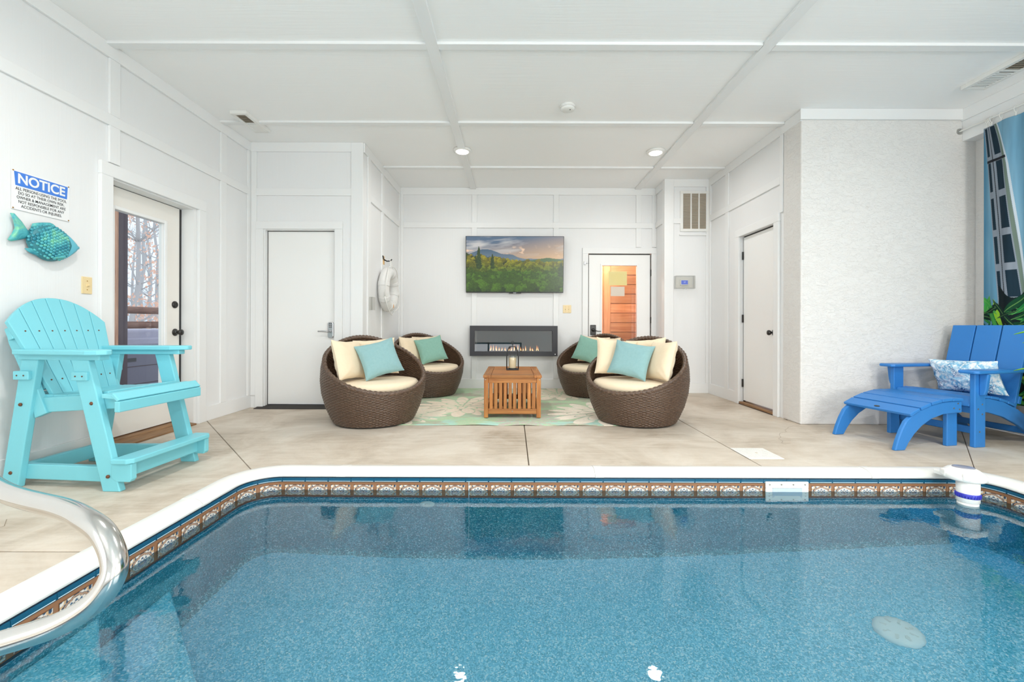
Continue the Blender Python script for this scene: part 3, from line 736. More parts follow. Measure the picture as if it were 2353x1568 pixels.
for x in (-1.45, .60, 2.9):
    for y in (1.75, -1.0): ceiling_lamp(x, y, 'lit recessed ceiling light above the pool', LAMP_POWER)
sd = thing('smoke_detector', 'round white smoke detector on the ceiling', 'smoke detector', (.505, 4.04, H))
MB().lathe([(.070, 0), (.070, -.012), (.066, -.014), (.066, -.020)], 36).build('base', 'whiteplastic', sd, smooth=True)
MB().lathe([(.060, -.014), (.060, -.022)], 30).build('vent_slot', 'charcoal', sd)
MB().lathe([(.067, -.022), (.064, -.038), (.048, -.046), (0, -.047)], 36).build('cover', 'whiteplastic', sd, smooth=True)
MB().lathe([(.006, -.0465), (.006, -.049), (0, -.0495)], 10, Tm((.02, -.02, 0))).build('button', 'charcoal', sd)
def ceiling_vent(x, y, wx_, ly, label, nf):
    t = thing('ceiling_vent', label, 'air vent', (x, y, H))
    for b in ((-wx_ / 2, wx_ / 2, -ly / 2, -ly / 2 + .035), (-wx_ / 2, wx_ / 2, ly / 2 - .035, ly / 2), (-wx_ / 2, -wx_ / 2 + .035, -ly / 2 + .035, ly / 2 - .035), (wx_ / 2 - .035, wx_ / 2, -ly / 2 + .035, ly / 2 - .035)):
        box('frame', 'whiteplastic', t, b + (-.034, 0), .003)
    box('divider', 'whiteplastic', t, (-wx_ / 2 + .035, wx_ / 2 - .035, -.010, .010, -.033, -.02))
    box('duct', 'ventdark', t, (-wx_ / 2 + .035, wx_ / 2 - .035, -ly / 2 + .035, ly / 2 - .035, -.0262, -.0252))
    for k in range(nf):
        yy = -ly / 2 + .043 + (ly - .086) * k / (nf - 1)
        if abs(yy) < .018: continue
        MB().box(-wx_ / 2 + .036, wx_ / 2 - .036, -.0065, .0065, -.0007, .0007, Tm((0, yy, -.030), rx=R(40 if yy < 0 else -14))).build('louvre', 'whiteplastic' if yy > 0 else 'louvre', t)
    return t
ceiling_vent(-2.62, 4.35, .16, .42, 'small white ceiling vent near the left wall', 18)
ceiling_vent(3.90, 3.42, .20, .56, 'white ceiling vent above the blue lounge chair', 22)

# ------------------------------------------------------------------ wall fixtures
def plate(name, label, loc, rz, w, h, toggles):
    t = thing(name, label, 'light switch', loc, rz)
    MB().box(-w / 2, w / 2, -.007, 0, -h / 2, h / 2).build('plate', 'almond', t, bevel=.004)
    for dx in toggles:
        MB().prism([(-.0, .010), (-.016, .004), (-.018, -.002), (-.0, -.010)], 0, dx - .005, dx + .005, Tm((0, -.006, 0))).build('toggle', 'almond', t, bevel=.001)
        for zz in (-.03, .03): MB().lathe([(.0035, 0), (.0035, .0015), (0, .002)], 10, Matrix.Translation((dx, -.007, zz)) @ AX['-Y']).build('screw', 'brass', t)
    return t
plate('light_switch', 'almond single light switch beside the glass door', (XL, 3.01, 1.192), R(90), .074, .118, (0,))
plate('light_switch', 'almond double light switch between fireplace and sauna door', (.806, YB, 1.178), 0, .122, .118, (-.024, .024))
# return air grille
vt = thing('return_air_grille', 'white return air grille high on the wall above thermostat', 'air vent', (2.525, YV, 2.525))
for b in ((-.205, .205, -.02, 0, .245, .28), (-.205, .205, -.02, 0, -.28, -.245), (-.205, -.165, -.02, 0, -.245, .245), (.165, .205, -.02, 0, -.245, .245)):
    box('frame', 'whiteplastic', vt, b, .003)
for x in (-.055, .055): box('mullion', 'whiteplastic', vt, (x - .008, x + .008, -.018, -.002, -.245, .245))
box('duct', 'ventdark', vt, (-.165, .165, -.003, -.001, -.245, .245))
for k in range(30):
    zz = -.24 + .48 * k / 29
    MB().box(-.165, .165, -.006, .006, -.0007, .0007, Tm((0, -.009, zz), rx=R(-38))).build('louvre', 'louvre', vt)
box('sill', 'trim', vt, (-.215, .16, -.02, 0, -.335, -.318), .002)
# thermostat
tt = thing('thermostat', 'white thermostat with blue screen inside a clear locked cover', 'thermostat', (2.376, YV, 1.535))
box('back_plate', 'whiteplastic', tt, (-.115, .115, -.008, 0, -.075, .075), .004)
box('body', 'whiteplastic', tt, (-.055, .055, -.032, -.008, -.042, .042), .006)
box('screen', 'lcd', tt, (-.045, .045, -.0335, -.031, -.028, .028))
text_obj('67', .026, 'lcdtext', tt, Matrix.Translation((0, -.034, 0)) @ Matrix.Rotation(R(90), 4, 'X'), .0003, .0006)
cv = MB()
for b in ((-.132, .132, -.075, -.072, -.088, .088), (-.132, -.129, -.072, 0, -.088, .088), (.129, .132, -.072, 0, -.088, .088), (-.129, .129, -.072, 0, .085, .088), (-.129, .129, -.072, 0, -.088, -.085)): cv.box(*b)
cv.build('clear_cover', 'clearplastic', tt)
MB().lathe([(.009, 0), (.009, .012), (0, .013)], 14, Matrix.Translation((0, -.07, -.095)) @ AX['-Y']).build('lock', 'chrome', tt)
# small outlet cover on alcove wall
oc = thing('outlet_cover', 'clear weather cover over an outlet below the life ring', 'outlet', (XA, 5.08, 1.18), R(90))
box('plate', 'whiteplastic', oc, (-.04, .04, -.010, 0, -.065, .065), .003)
for zz in (-.022, .022): MB().lathe([(.017, 0), (.017, .004), (0, .0045)], 18, Matrix.Translation((0, -.010, zz)) @ AX['-Y']).build('receptacle', 'louvre', oc)
cv = MB()
for b in ((-.048, .048, -.062, -.060, -.075, .075), (-.048, -.046, -.06, 0, -.075, .075), (.046, .048, -.06, 0, -.075, .075), (-.046, .046, -.06, 0, .073, .075), (-.046, .046, -.06, 0, -.075, -.073)): cv.box(*b)
cv.build('clear_cover', 'clearplastic', oc)

# notice sign (wall facing +X; local x runs along +Y of the room)
sg = thing('notice_sign', 'white pool notice sign with blue header on left wall', 'sign', (XL + .003, 2.722, 1.720), R(90))
SGW, SGH = .335, .236
RX = Matrix.Rotation(R(90), 4, 'X')
box('panel', 'signwhite', sg, (-SGW / 2, SGW / 2, -.003, 0, -SGH / 2, SGH / 2), .0008)
MB().prism([(-.155, .108), (.155, .108), (.150, .026), (-.148, .026)], 1, -.0036, -.003).build('header', 'signblue', sg)
text_obj('NOTICE', .080, 'signwhite', sg, Matrix.Translation((0, -.004, .067)) @ RX, .0003, .0022, .94)
for i, ln in enumerate(('ALL PERSONS USING THE POOL', 'DO SO AT THEIR OWN RISK.', 'OWNER & MANAGEMENT ARE', 'NOT RESPONSIBLE FOR ANY', 'ACCIDENTS OR INJURIES.')):
    text_obj(ln, .0245, 'signtext', sg, Matrix.Translation((0, -.0036, .008 - i * .0253)) @ RX, .0002, .0002, .84)
for x in (-.16, .16):
    for zz in (-.111, .111): MB().lathe([(.004, 0), (.004, .002), (0, .003)], 10, Matrix.Translation((x, -.003, zz)) @ AX['-Y']).build('screw', 'brass', sg)

# ceramic fish (local x along room +Y, y out of the wall = -Y local)
fi = thing('ceramic_fish', 'turquoise ceramic fish hanging on left wall below sign', 'wall ornament', (XL + .012, 2.715, 1.437), R(90))
def relief(name, mat, outline, depth, y0, parent, n=10, pinch=.5):
    """inflated flat outline: rings shrunk to the centre line, pillowed towards -Y"""
    cx = sum(p[0] for p in outline) / len(outline); cz = sum(p[1] for p in outline) / len(outline)
    v = []; f = []; m_ = len(outline)
    for k in range(n + 1):
        t_ = k / n
        for x, zz in outline:
            v.append((cx + (x - cx) * (1 - t_), y0 - depth * math.sqrt(max(0, 1 - (1 - t_) ** 2)), cz + (zz - cz) * (1 - t_)))
    for k in range(n): f += [(k * m_ + i, k * m_ + (i + 1) % m_, k * m_ + m_ + (i + 1) % m_, k * m_ + m_ + i) for i in range(m_)]
    v += [(x, y0 + .006, zz) for x, zz in outline]; b = (n + 1) * m_
    f += [(i, b + i, b + (i + 1) % m_, (i + 1) % m_) for i in range(m_)] + [tuple(b + i for i in range(m_))]
    return MB().add(v, f).build(name, mat, parent, smooth=True)
def bodyh(x):   # half outline (upper, lower) of the fish body for x in [-.10,.19]
    t_ = (x + .10) / .285
    up = .020 + .098 * math.sin(math.pi * min(1, max(0, t_)) ** .80) ** .8 - .012 * t_
    lo = .020 + .098 * math.sin(math.pi * min(1, max(0, t_)) ** .86) ** .8
    return up, -lo
xs = [-.10 + .285 * i / 24 for i in range(25)]
ol = [(x, bodyh(x)[1]) for x in xs] + [(.190, -.012), (.192, .004)] + [(x, bodyh(x)[0]) for x in reversed(xs)]
relief('body', 'fishdark', ol, .045, -.018, fi)
tail = [(-.085, .018), (-.125, .075), (-.165, .115), (-.182, .112), (-.165, .072), (-.158, .030), (-.175, -.010), (-.195, -.046), (-.178, -.052), (-.135, -.035), (-.088, -.012)]
relief('tail_fin', 'fish', [(x, z_ + .02) for x, z_ in tail], .014, -.016, fi)
relief('dorsal_fin', 'fish', [(-.075, .072), (-.066, .098), (-.03, .112), (.0, .120), (.03, .126), (.05, .122), (.075, .096), (.100, .066), (.06, .078), (.0, .082)], .012, -.018, fi)
relief('belly_fin', 'fish', [(-.11, -.062), (-.075, -.085), (-.04, -.095), (-.01, -.093), (-.03, -.070), (-.07, -.050)], .010, -.018, fi)
relief('side_fin', 'fish', [(.02, -.100), (.055, -.098), (.10, -.088), (.095, -.068), (.06, -.070)], .012, -.048, fi)
# head
hx = [x for x in xs if x >= .105]
hol = [(.105, bodyh(.105)[1])] + [(x, bodyh(x)[1]) for x in hx] + [(.196, -.014), (.199, -.004), (.196, .006)] + [(x, bodyh(x)[0]) for x in reversed(hx)]
relief('head', 'fishhead', hol, .040, -.022, fi)
MB().lathe([(.007, 0), (.006, .004), (0, .006)], 14, Matrix.Translation((.152, -.0445, .022)) @ AX['-Y']).build('eye', 'black', fi, smooth=True)
scl = MB()
row = 0
for i in range(13):
    for j in range(12):
        x = -.098 + i * .0165; zz = -.10 + j * .0185 + (.009 if i % 2 else 0)
        if x > .10: continue
        u_, l_ = bodyh(x)
        if zz > u_ - .004 or zz < l_ + .006: continue
        cz = (u_ + l_) / 2; cxx = .045
        q = min(.98, math.hypot((x - cxx) / .145, (zz - cz) / max(.02, (u_ - l_) / 2)))
        yy = -.018 - .045 * math.sqrt(max(0, 1 - q ** 2.2)) - .0005
        scl.lathe([(.0112, -.002), (.0105, .003), (.006, .0055), (0, .0062)], 10, Matrix.Translation((x, yy, zz)) @ Matrix.Rotation(R(90), 4, 'X') @ Matrix.Diagonal((1.0, .9, 1, 1)))
o = scl.build('scales', 'fish', fi, smooth=True); o['kind'] = 'stuff'

# life ring with hook
lr = thing('life_ring', 'white life ring hanging on alcove wall from a hook', 'life ring', (XA + .085, 5.60, 1.385), R(90))
RR_, rr_ = .218, .068
ring = [(RR_ * math.cos(2 * math.pi * k / 60), 0, RR_ * math.sin(2 * math.pi * k / 60)) for k in range(60)]
MB().tube(ring, rr_, 20, True).build('buoy', 'whitefab', lr, smooth=True)
for a in (20, 65, 160, 205, 250, 300, 340):
    a0 = [R(a + k * 2) for k in range(8)]
    MB().tube([(RR_ * math.cos(q), 0, RR_ * math.sin(q)) for q in a0], rr_ + .004, 20).build('band', 'whitefab', lr, smooth=True)
for a in range(4):
    a0, a1 = R(a * 90 + 20), R(a * 90 + 110)
    MB().tube([((RR_ + rr_ + .010 + .02 * math.sin(math.pi * k / 10)) * math.cos(a0 + (a1 - a0) * k / 10), -.03 - .03 * math.sin(math.pi * k / 10), (RR_ + rr_ + .010 + .02 * math.sin(math.pi * k / 10)) * math.sin(a0 + (a1 - a0) * k / 10) - .02 * math.sin(math.pi * k / 10)) for k in range(11)], .006, 8).build('grab_rope', 'whiteplastic', lr, smooth=True)
MB().tube([(-.045, -.045, .24), (-.024, -.026, .35), (-.018, -.02, .384), (0, -.02, .397), (.018, -.02, .384), (.024, -.026, .35), (.055, -.045, .2)], .005, 8).build('hanging_rope', 'whiteplastic', lr, smooth=True)
MB().prism([(.0, .03), (.006, .012), (.024, .01), (.01, -.002), (.018, -.022), (0, -.010), (-.016, -.024), (-.012, -.004), (-.026, .008), (-.007, .011)], 1, -.004, 0, Matrix.Translation((-.03, -rr_ - .001, -.215)) @ Matrix.Scale(.9, 4)).build('star_mark', plain('faded_orange', S(222, 150, 70), .6), lr)
hk = thing('coat_hook', 'black hook on a small wooden block above life ring', 'hook', (XA, 5.60, 1.765), R(90))
box('block', plain('pine_block', S(226, 182, 118), .6), hk, (-.03, .03, -.022, 0, -.055, .055), .004)
MB().tube([(0, -.02, .01), (0, -.06, -.012), (0, -.10, -.010), (0, -.125, .012)], .008, 10).build('hook_arm', 'black', hk, smooth=True)
MB().tube([(0, -.02, .0), (-.05, -.03, .03), (-.075, -.03, .045)], .007, 10).build('hook_prong', 'black', hk, smooth=True)

# ------------------------------------------------------------------ television
TWd, THt = 1.43, .82
tv = thing('television', 'large flat television showing wooded mountains above the fireplace', 'television', (.028, YB, 1.823))
TT = Tm((0, -.085, 0), rx=R(5.0))
MB().box(-TWd / 2, TWd / 2, -.012, .022, -THt / 2, THt / 2, TT).build('panel', 'blackgloss', tv, bevel=.004)
MB().box(-.3, .3, .02, .06, -.2, .2, TT).build('rear_housing', 'blackgloss', tv, bevel=.01)
MB().box(-.2, .2, -.05, 0, -.15, .15).build('wall_mount', 'black', tv)
MB().box(-.08, .095, -.016, .004, -THt / 2 - .012, -THt / 2 + .002, TT).build('sensor_bar', 'blackgloss', tv, bevel=.002)
MB().box(-.022, .022, -.0172, -.0158, -THt / 2 - .006, -THt / 2 - .001, TT).build('maker_mark', 'chrome', tv)
nx, ny = 300, 172
U, V = np.meshgrid(np.linspace(0, 1, nx), np.linspace(0, 1, ny))
AS = 1.75
cl = fbm(U * 4 * .7 + 3, V * 9 - U * 1.6 + 5, 5, 11)
sky = lerp(np.broadcast_to(arr(216, 176, 130), U.shape + (3,)) * 1.0, np.broadcast_to(arr(84, 106, 130), U.shape + (3,)) * 1.0, np.clip((V - .55) * 1.9 + .55 * (1 - U) - .05, 0, 1))
sky = lerp(sky, np.broadcast_to(arr(206, 204, 200), sky.shape) * 1.0, np.clip((cl - .50) * 3.4, 0, .85) * np.clip((V - .58) * 4, 0, 1))
cum = fbm(U * 14 + 1, V * 16 + 2, 4, 21)
sky = lerp(sky, np.broadcast_to(arr(244, 206, 172), sky.shape) * 1.0, np.clip((cum - .62) * 8, 0, .85) * np.exp(-((V - .74) / .07) ** 2))
img = sky
rid = .60 + .17 * np.exp(-((U - .20) / .20) ** 2) + .05 * np.exp(-((U - .47) / .07) ** 2) + .015 * (fbm(U * 12, U * 0 + 3, 3, 5) - .5)
mt = V < rid
img = np.where(mt[..., None], lerp(np.broadcast_to(arr(120, 136, 146), img.shape) * 1.0, np.broadcast_to(arr(70, 96, 118), img.shape) * 1.0, np.clip((V - .5) * 4, 0, 1)), img)
r2 = .565 + .05 * np.exp(-((U - .85) / .14) ** 2) + .012 * (fbm(U * 20, U * 0 + 8, 3, 9) - .5)
img = np.where((V < r2)[..., None], np.broadcast_to(arr(74, 104, 66), img.shape), img)
hl = .70 - .20 * np.clip(U, 0, .8) ** .9 - .02 + .03 * (fbm(U * 16, U * 0 + 1, 3, 31) - .5) * 2
def blobs(n, seed, smin, smax):
    global img
    rs = np.random.RandomState(seed)
    its = sorted([(rs.rand(), rs.rand(), rs.rand(), rs.rand()) for _ in range(n)], key=lambda q: -q[1])
    for a, b, c, d in its:
        top = np.interp(a, U[0], hl[0]); cy = b * top * .98; s_ = smin + (smax - smin) * (1 - cy / .7) * (.5 + c)
        dx = (U - a) * AS; dy = V - cy
        n_ = vnoise(U * 60 + c * 50, V * 40 + d * 30, seed)
        e = (dx / s_) ** 2 + (dy / (s_ * (1.05 + .5 * d))) ** 2 + (n_ - .5) * .8
        lit = np.clip((dy / s_ + .5 - dx / s_ * .4) * .5 + .25 + (n_ - .5) * .5, 0, 1)
        sun = np.clip((cy - .28) * 3, 0, 1)
        base = arr(20, 40, 12); top_c = arr(78, 116, 24) * (1 - sun) + arr(170, 156, 30) * sun
        if c > .7: top_c = top_c * .55
        img = np.where((e < 1)[..., None], base + (top_c - base) * lit[..., None], img)
img = np.where((V < hl)[..., None], np.broadcast_to(arr(50, 72, 16), img.shape), img)
blobs(650, 3, .024, .10)
det = fbm(U * 110, V * 70, 3, 41)[..., None]
img = np.where((V < hl + .03)[..., None], img * (.45 + .85 * det), img)
for a, w_, h_ in ((.13, .05, .30), (.27, .035, .17), (.98, .05, .15)):
    n_ = vnoise(U * 90, V * 60, 77); dx = (U - a) * AS; base_ = .52 if a < .9 else .38
    e = (dx / (w_ * np.clip(1.15 - (V - base_) / h_, .05, 1))) ** 2 + (n_ - .5) * 1.6
    img = np.where(((e < 1) & (V > base_ - .1) & (V < base_ + h_))[..., None], np.broadcast_to(arr(44, 66, 24), img.shape) * (.6 + .8 * n_[..., None]), img)
P = np.stack([(U - .5) * (TWd - .016), np.full_like(U, -.0128), (V - .5) * (THt - .02) + .004], -1)
scr = grid_obj('screen', 'screen', P, img, tv); scr.matrix_local = TT

# ------------------------------------------------------------------ wall fireplace
fp = thing('electric_fireplace', 'long black wall fireplace with small flames below the television', 'fireplace', (.016, YB, .708))
FW, FH = 1.274, .44
for b in ((-FW / 2, FW / 2, -.14, -.115, FH / 2 - .072, FH / 2), (-FW / 2, FW / 2, -.14, -.115, -FH / 2, -FH / 2 + .068), (-FW / 2, -FW / 2 + .068, -.14, -.115, -FH / 2 + .068, FH / 2 - .072), (FW / 2 - .075, FW / 2, -.14, -.115, -FH / 2 + .068, FH / 2 - .072)):
    box('front_frame', 'charcoal', fp, b)
hs = MB()
for b in ((-FW / 2 + .02, FW / 2 - .02, -.115, 0, FH / 2 - .04, FH / 2 - .02), (-FW / 2 + .02, FW / 2 - .02, -.115, 0, -FH / 2 + .02, -FH / 2 + .04), (-FW / 2 + .02, -FW / 2 + .04, -.115, 0, -FH / 2 + .02, FH / 2 - .02), (FW / 2 - .04, FW / 2 - .02, -.115, 0, -FH / 2 + .02, FH / 2 - .02), (-FW / 2 + .04, FW / 2 - .04, -.008, 0, -FH / 2 + .04, FH / 2 - .04)): hs.box(*b)
hs.build('housing', 'blackgloss', fp)
MB().box(-FW / 2 + .06, FW / 2 - .065, -.002, .002, -FH / 2 + .055, FH / 2 - .06, Tm((0, -.104, 0), rx=R(-2.6))).build('glass_front', 'fireglass', fp)
box('ember_bed', plain('ember_bed', S(90, 50, 40), .6), fp, (-.42, .44, -.07, -.03, -FH / 2 + .05, -FH / 2 + .075))
rs = random.Random(5)
for k in range(17):
    x = -.35 + .72 * k / 16 + rs.uniform(-.012, .012); hgt = rs.uniform(.045, .10); w_ = rs.uniform(.008, .014); sw = rs.uniform(-.012, .016)
    prof = [(.25, 0), (.75, .10), (1, .24), (.72, .45), (.42, .68), (.18, .86), (0, 1)]
    for part, kw, kh, dy in (('flame', 1.0, 1.0, -.050), ('flame_core', .55, .62, -.058)):
        fm = MB(); N = 10; vv = []; ff = []
        for r_, t_ in prof: vv += [(x + sw * math.sin(t_ * 2.6) + w_ * kw * r_ * math.cos(2 * math.pi * q / N), dy + .3 * w_ * r_ * math.sin(2 * math.pi * q / N), -FH / 2 + .070 + hgt * kh * t_) for q in range(N)]
        for a in range(len(prof) - 1): ff += [(a * N + q, a * N + (q + 1) % N, a * N + N + (q + 1) % N, a * N + N + q) for q in range(N)]
        fm.add(vv, ff).build(part, 'flamecore' if part == 'flame_core' else 'flame', fp, smooth=True)
MB().lathe([(.008, 0), (.008, .002), (0, .0025)], 12, Matrix.Translation((FW / 2 - .035, -.14, -FH / 2 + .028)) @ AX['-Y']).build('indicator', 'signwhite', fp)

# ------------------------------------------------------------------ rug
RXH = 1.24; RY0, RY1 = 4.02, 6.41
nx = 420; ny = 400
U, V = np.meshgrid(np.linspace(-RXH, RXH, nx), np.linspace(RY0, RY1, ny))
n1 = fbm(U * 3 + 40, V * 7 + 40, 4, 2); n2 = fbm(U * 60 + 90, V * 60 + 90, 2, 6)
rc = lerp(np.broadcast_to(arr(192, 212, 178), U.shape + (3,)) * 1.0, np.broadcast_to(arr(188, 184, 166), U.shape + (3,)) * 1.0, np.clip((n1 - .44) * 7, 0, 1))
rc = lerp(rc, np.broadcast_to(arr(158, 204, 166), rc.shape) * 1.0, np.clip((n2 - .5) * 2.5, 0, .8))
rc = lerp(rc, np.broadcast_to(arr(176, 222, 214), rc.shape) * 1.0, np.clip(1.1 - (V - RY0) * 2.2, 0, 1) * np.clip((fbm(U * 5, V * 9 + 3, 3, 14) - .42) * 5, 0, .7))
for fx, fy, fr, cc, ph in ((-.56, 5.00, .62, (240, 226, 206), .2), (.95, 4.62, .62, (240, 230, 214), .9), (.62, 5.95, .55, (232, 220, 200), .1), (-1.10, 4.42, .45, (236, 228, 208), .5), (.15, 4.25, .34, (196, 196, 184), .0), (-.2, 6.1, .4, (206, 206, 190), .4)):
    dx, dy = U - fx, V - fy; r_ = np.hypot(dx, dy); t_ = np.arctan2(dy, dx)
    prev = np.zeros_like(r_)
    for k, (fr_k, npet) in enumerate(((.15, 6), (.38, 9), (.68, 12), (1.0, 15))):
        tt_ = t_ * npet / 2 + ph + k * .8 + .25 * np.sin(t_ * 3 + k)
        f_ = np.abs(np.cos(tt_)); edge_r = fr * fr_k * (.56 + .44 * f_ + .10 * np.sin(t_ * 2 + k * 2))
        inside = (r_ < edge_r - .010) & (r_ >= prev + .010) & (f_ > .20 + .02 / np.maximum(r_, .05))
        rc[inside] = arr(*cc); prev = np.maximum(prev, edge_r)
rc *= (.93 + .14 * n2)[..., None]
zz = .006 + .005 * np.clip(1 - (V - RY0) / .25, 0, 1) * (1 + np.sin(U * 9 + np.sin(U * 4) * 2)) / 2 * 1.6 * np.clip((.82 - np.abs(U)) / .2, 0, 1)
rg = grid_obj('area_rug', 'rug', np.stack([U, V, zz], -1), rc, None, thick=.005)
tag(rg, 'green and cream floral rug under the wicker chairs and table', 'rug')

# ------------------------------------------------------------------ wicker chairs
def basket_r(z):
    zs = [0, .05, .15, .28, .40, .52, .64, .74, .82]; rs_ = [.365, .392, .435, .470, .482, .476, .452, .415, .375]
    return np.interp(z, zs, rs_)
def zrim(phi):  # phi 0 at the front (-Y)
    return .305 + .485 * ((1 - np.cos(phi)) / 2) ** 1.05
def basket_mesh():
    NPH, rowh, sub = 336, .0115, 4
    ph = np.linspace(0, 2 * np.pi, NPH, endpoint=False)
    nz = int(.80 / rowh) * sub + 1
    z = np.arange(nz) * rowh / sub
    Z, PH = np.meshgrid(z, ph, indexing='ij')
    ZR = zrim(PH); ZC = np.minimum(Z, ZR)
    row = np.floor(ZC / rowh + 1e-6); fr = ZC / rowh - row
    weave = .0036 * np.where(row % 2 == 0, 1, -1) * np.cos(PH * 42) + .0030 * np.sin(np.pi * np.clip(fr, 0, 1)) 
    mb = MB()
    for sgn, off in ((1, 0), (-1, -.030)):
        RR = basket_r(ZC) + off + sgn * weave
        vs = np.stack([RR * np.sin(PH), -RR * np.cos(PH), ZC + .006], -1).reshape(-1, 3)
        b = len(mb.v); mb.v += [tuple(p) for p in vs.tolist()]
        keep = Z[:-1] < ZR[:-1] - 1e-6
        for i in range(nz - 1):
            js = np.nonzero(keep[i] | np.roll(keep[i], -1))[0]
            for j in js.tolist():
                a, c, d, e = b + i * NPH + j, b + i * NPH + (j + 1) % NPH, b + (i + 1) * NPH + (j + 1) % NPH, b + (i + 1) * NPH + j
                mb.f.append((a, c, d, e) if sgn > 0 else (a, e, d, c))
    return mb
def make_wicker(label, loc, rz):
    t = thing('wicker_chair', label, 'armchair', loc, rz, 'round wicker tub chairs')
    basket_mesh().build('basket', 'wicker', t, smooth=True)
    N = 264; n = 14; vs = []; fs = []
    for i in range(N):
        p = 2 * math.pi * i / N; zr = float(zrim(p)); r0 = float(basket_r(zr)) - .016
        for k in range(n):
            a = 2 * math.pi * k / n; q = .021 * (1 + .17 * math.cos(p * 66 + 2 * a))
            rr2 = r0 + q * math.cos(a); vs.append((rr2 * math.sin(p), -rr2 * math.cos(p), zr + .004 + q * math.sin(a)))
        fs += [(i * n + k, i * n + (k + 1) % n, ((i + 1) % N) * n + (k + 1) % n, ((i + 1) % N) * n + k) for k in range(n)]
    MB().add(vs, fs).build('rim', 'wicker', t, smooth=True)
    MB().lathe([(.0, .285), (.43, .285), (.43, .30), (0, .30)], 40).build('seat_deck', 'black', t)
    MB().lathe([(.34, 0), (.36, 0), (.36, .012), (.34, .012)], 40, cap=False).build('base_ring', 'black', t, smooth=True)
    return t
spots = [(-1.335, 4.215, R(38), 'front wicker tub chair by the white door with cream cushions'),
         (-1.145, 5.87, R(36), 'wicker tub chair near the life ring with cream cushions'),
         (1.215, 4.265, R(-37), 'front wicker tub chair by the hinged white door on the right wall'),
         (1.085, 5.87, R(-39), 'wicker tub chair in front of the sauna door')]
w0 = make_wicker(spots[0][3], spots[0][:2] + (.008,), spots[0][2])
chairs = [w0]
for x, y, rz, lb in spots[1:]:
    c = dup(w0); c.location = (x, y, .008); c.rotation_euler = (0, 0, rz); c['label'] = lb; chairs.append(c)
def pillow(name, mat, w, h, t, label, group, cat='cushion', seed=0, wr=.013, n=36):
    us = np.linspace(-1, 1, n); A, B = np.meshgrid(us, us)
    prof = np.power(np.clip((1 - A ** 4) * (1 - B ** 4), 0, 1), .55)
    px = A * (1 - .085 * (1 - B * B)) * w / 2; pz = B * (1 - .085 * (1 - A * A)) * h / 2
    wn = (fbm(A * 3 + 30 + seed * 5, B * 3 + 30, 3, seed) - .5) * 2
    crease = np.sin(np.arctan2(np.abs(B) - 1.2, np.abs(A) - 1.2) * 14 + seed) * .25 * (np.abs(A * B))
    mb = MB()
    for s_ in (-1, 1):
        py = s_ * prof * t / 2 * (1 + .18 * wn) + (wn * wr + crease * wr * 2) * prof
        P = np.stack([px, py, pz + .004 * wn], -1).reshape(-1, 3)
        idx = np.arange(n * n).reshape(n, n)
        f = np.stack([idx[:-1, :-1], idx[:-1, 1:], idx[1:, 1:], idx[1:, :-1]], -1).reshape(-1, 4)
        if s_ > 0: f = f[:, ::-1]
        mb.add(P.tolist(), [tuple(q) for q in f.tolist()])
    o = mb.build(name, mat, None, smooth=True); return tag(o, label, cat, group)
def put_on(o, base, loc, yaw=0, tilt=0, roll=0):
    bpy.context.view_layer.update()
    o.matrix_world = base.matrix_world @ Matrix.Translation(loc) @ Matrix.Rotation(yaw, 4, 'Z') @ Matrix.Rotation(tilt, 4, 'X') @ Matrix.Rotation(roll, 4, 'Y')
names = ['wicker chair by the white door', 'wicker chair near the life ring', 'wicker chair nearest the right wall', 'wicker chair before the sauna door']
def seat_cushion(c, i):
    mb = MB().lathe([(0, .302), (.385, .302), (.410, .314), (.421, .338), (.417, .366), (.400, .384), (.36, .391), (.2, .394), (0, .395)], 64, Matrix.Diagonal((1, .96, 1, 1)))
    o = mb.build('seat_cushion', 'cream', None, smooth=True)
    tag(o, 'round cream seat cushion on ' + names[i], 'cushion', 'round seat cushions'); put_on(o, c, (0, -.0, 0)); return o
# pillow placements per chair: (x, y, z, yaw, tilt, roll) in chair space; front is -Y
P_ = {
    0: dict(cream=[(-0.235, 0.03, 0.5915, 40, -15, 3), (0.09, 0.2, 0.5939, -8, -14, -4)], aqua=(0.03, -0.049, 0.5959, -4, -22, -13)),
    1: dict(cream=[(-0.235, 0.03, 0.5858, 38, -15, 2), (0.1, 0.2, 0.5899, -10, -14, -3)], aqua=(0.03, -0.049, 0.5945, -6, -22, -11)),
    2: dict(cream=[(-0.225, 0.032, 0.6007, 36, -15, 6), (0.007, 0.24, 0.5999, 0, -12, -6), (0.235, 0.0, 0.5882, -42, -15, -3)], aqua=(-0.03, -0.073, 0.5904, 6, -22, 10)),
    3: dict(cream=[(-0.1, 0.2, 0.5922, 10, -14, 4), (0.235, 0.03, 0.5848, -38, -15, -2)], aqua=(-0.05, -0.037, 0.5985, 8, -22, 14)),
}
side = {0: ('left', 'right'), 1: ('left', 'right'), 2: ('left', 'middle', 'right'), 3: ('left', 'right')}
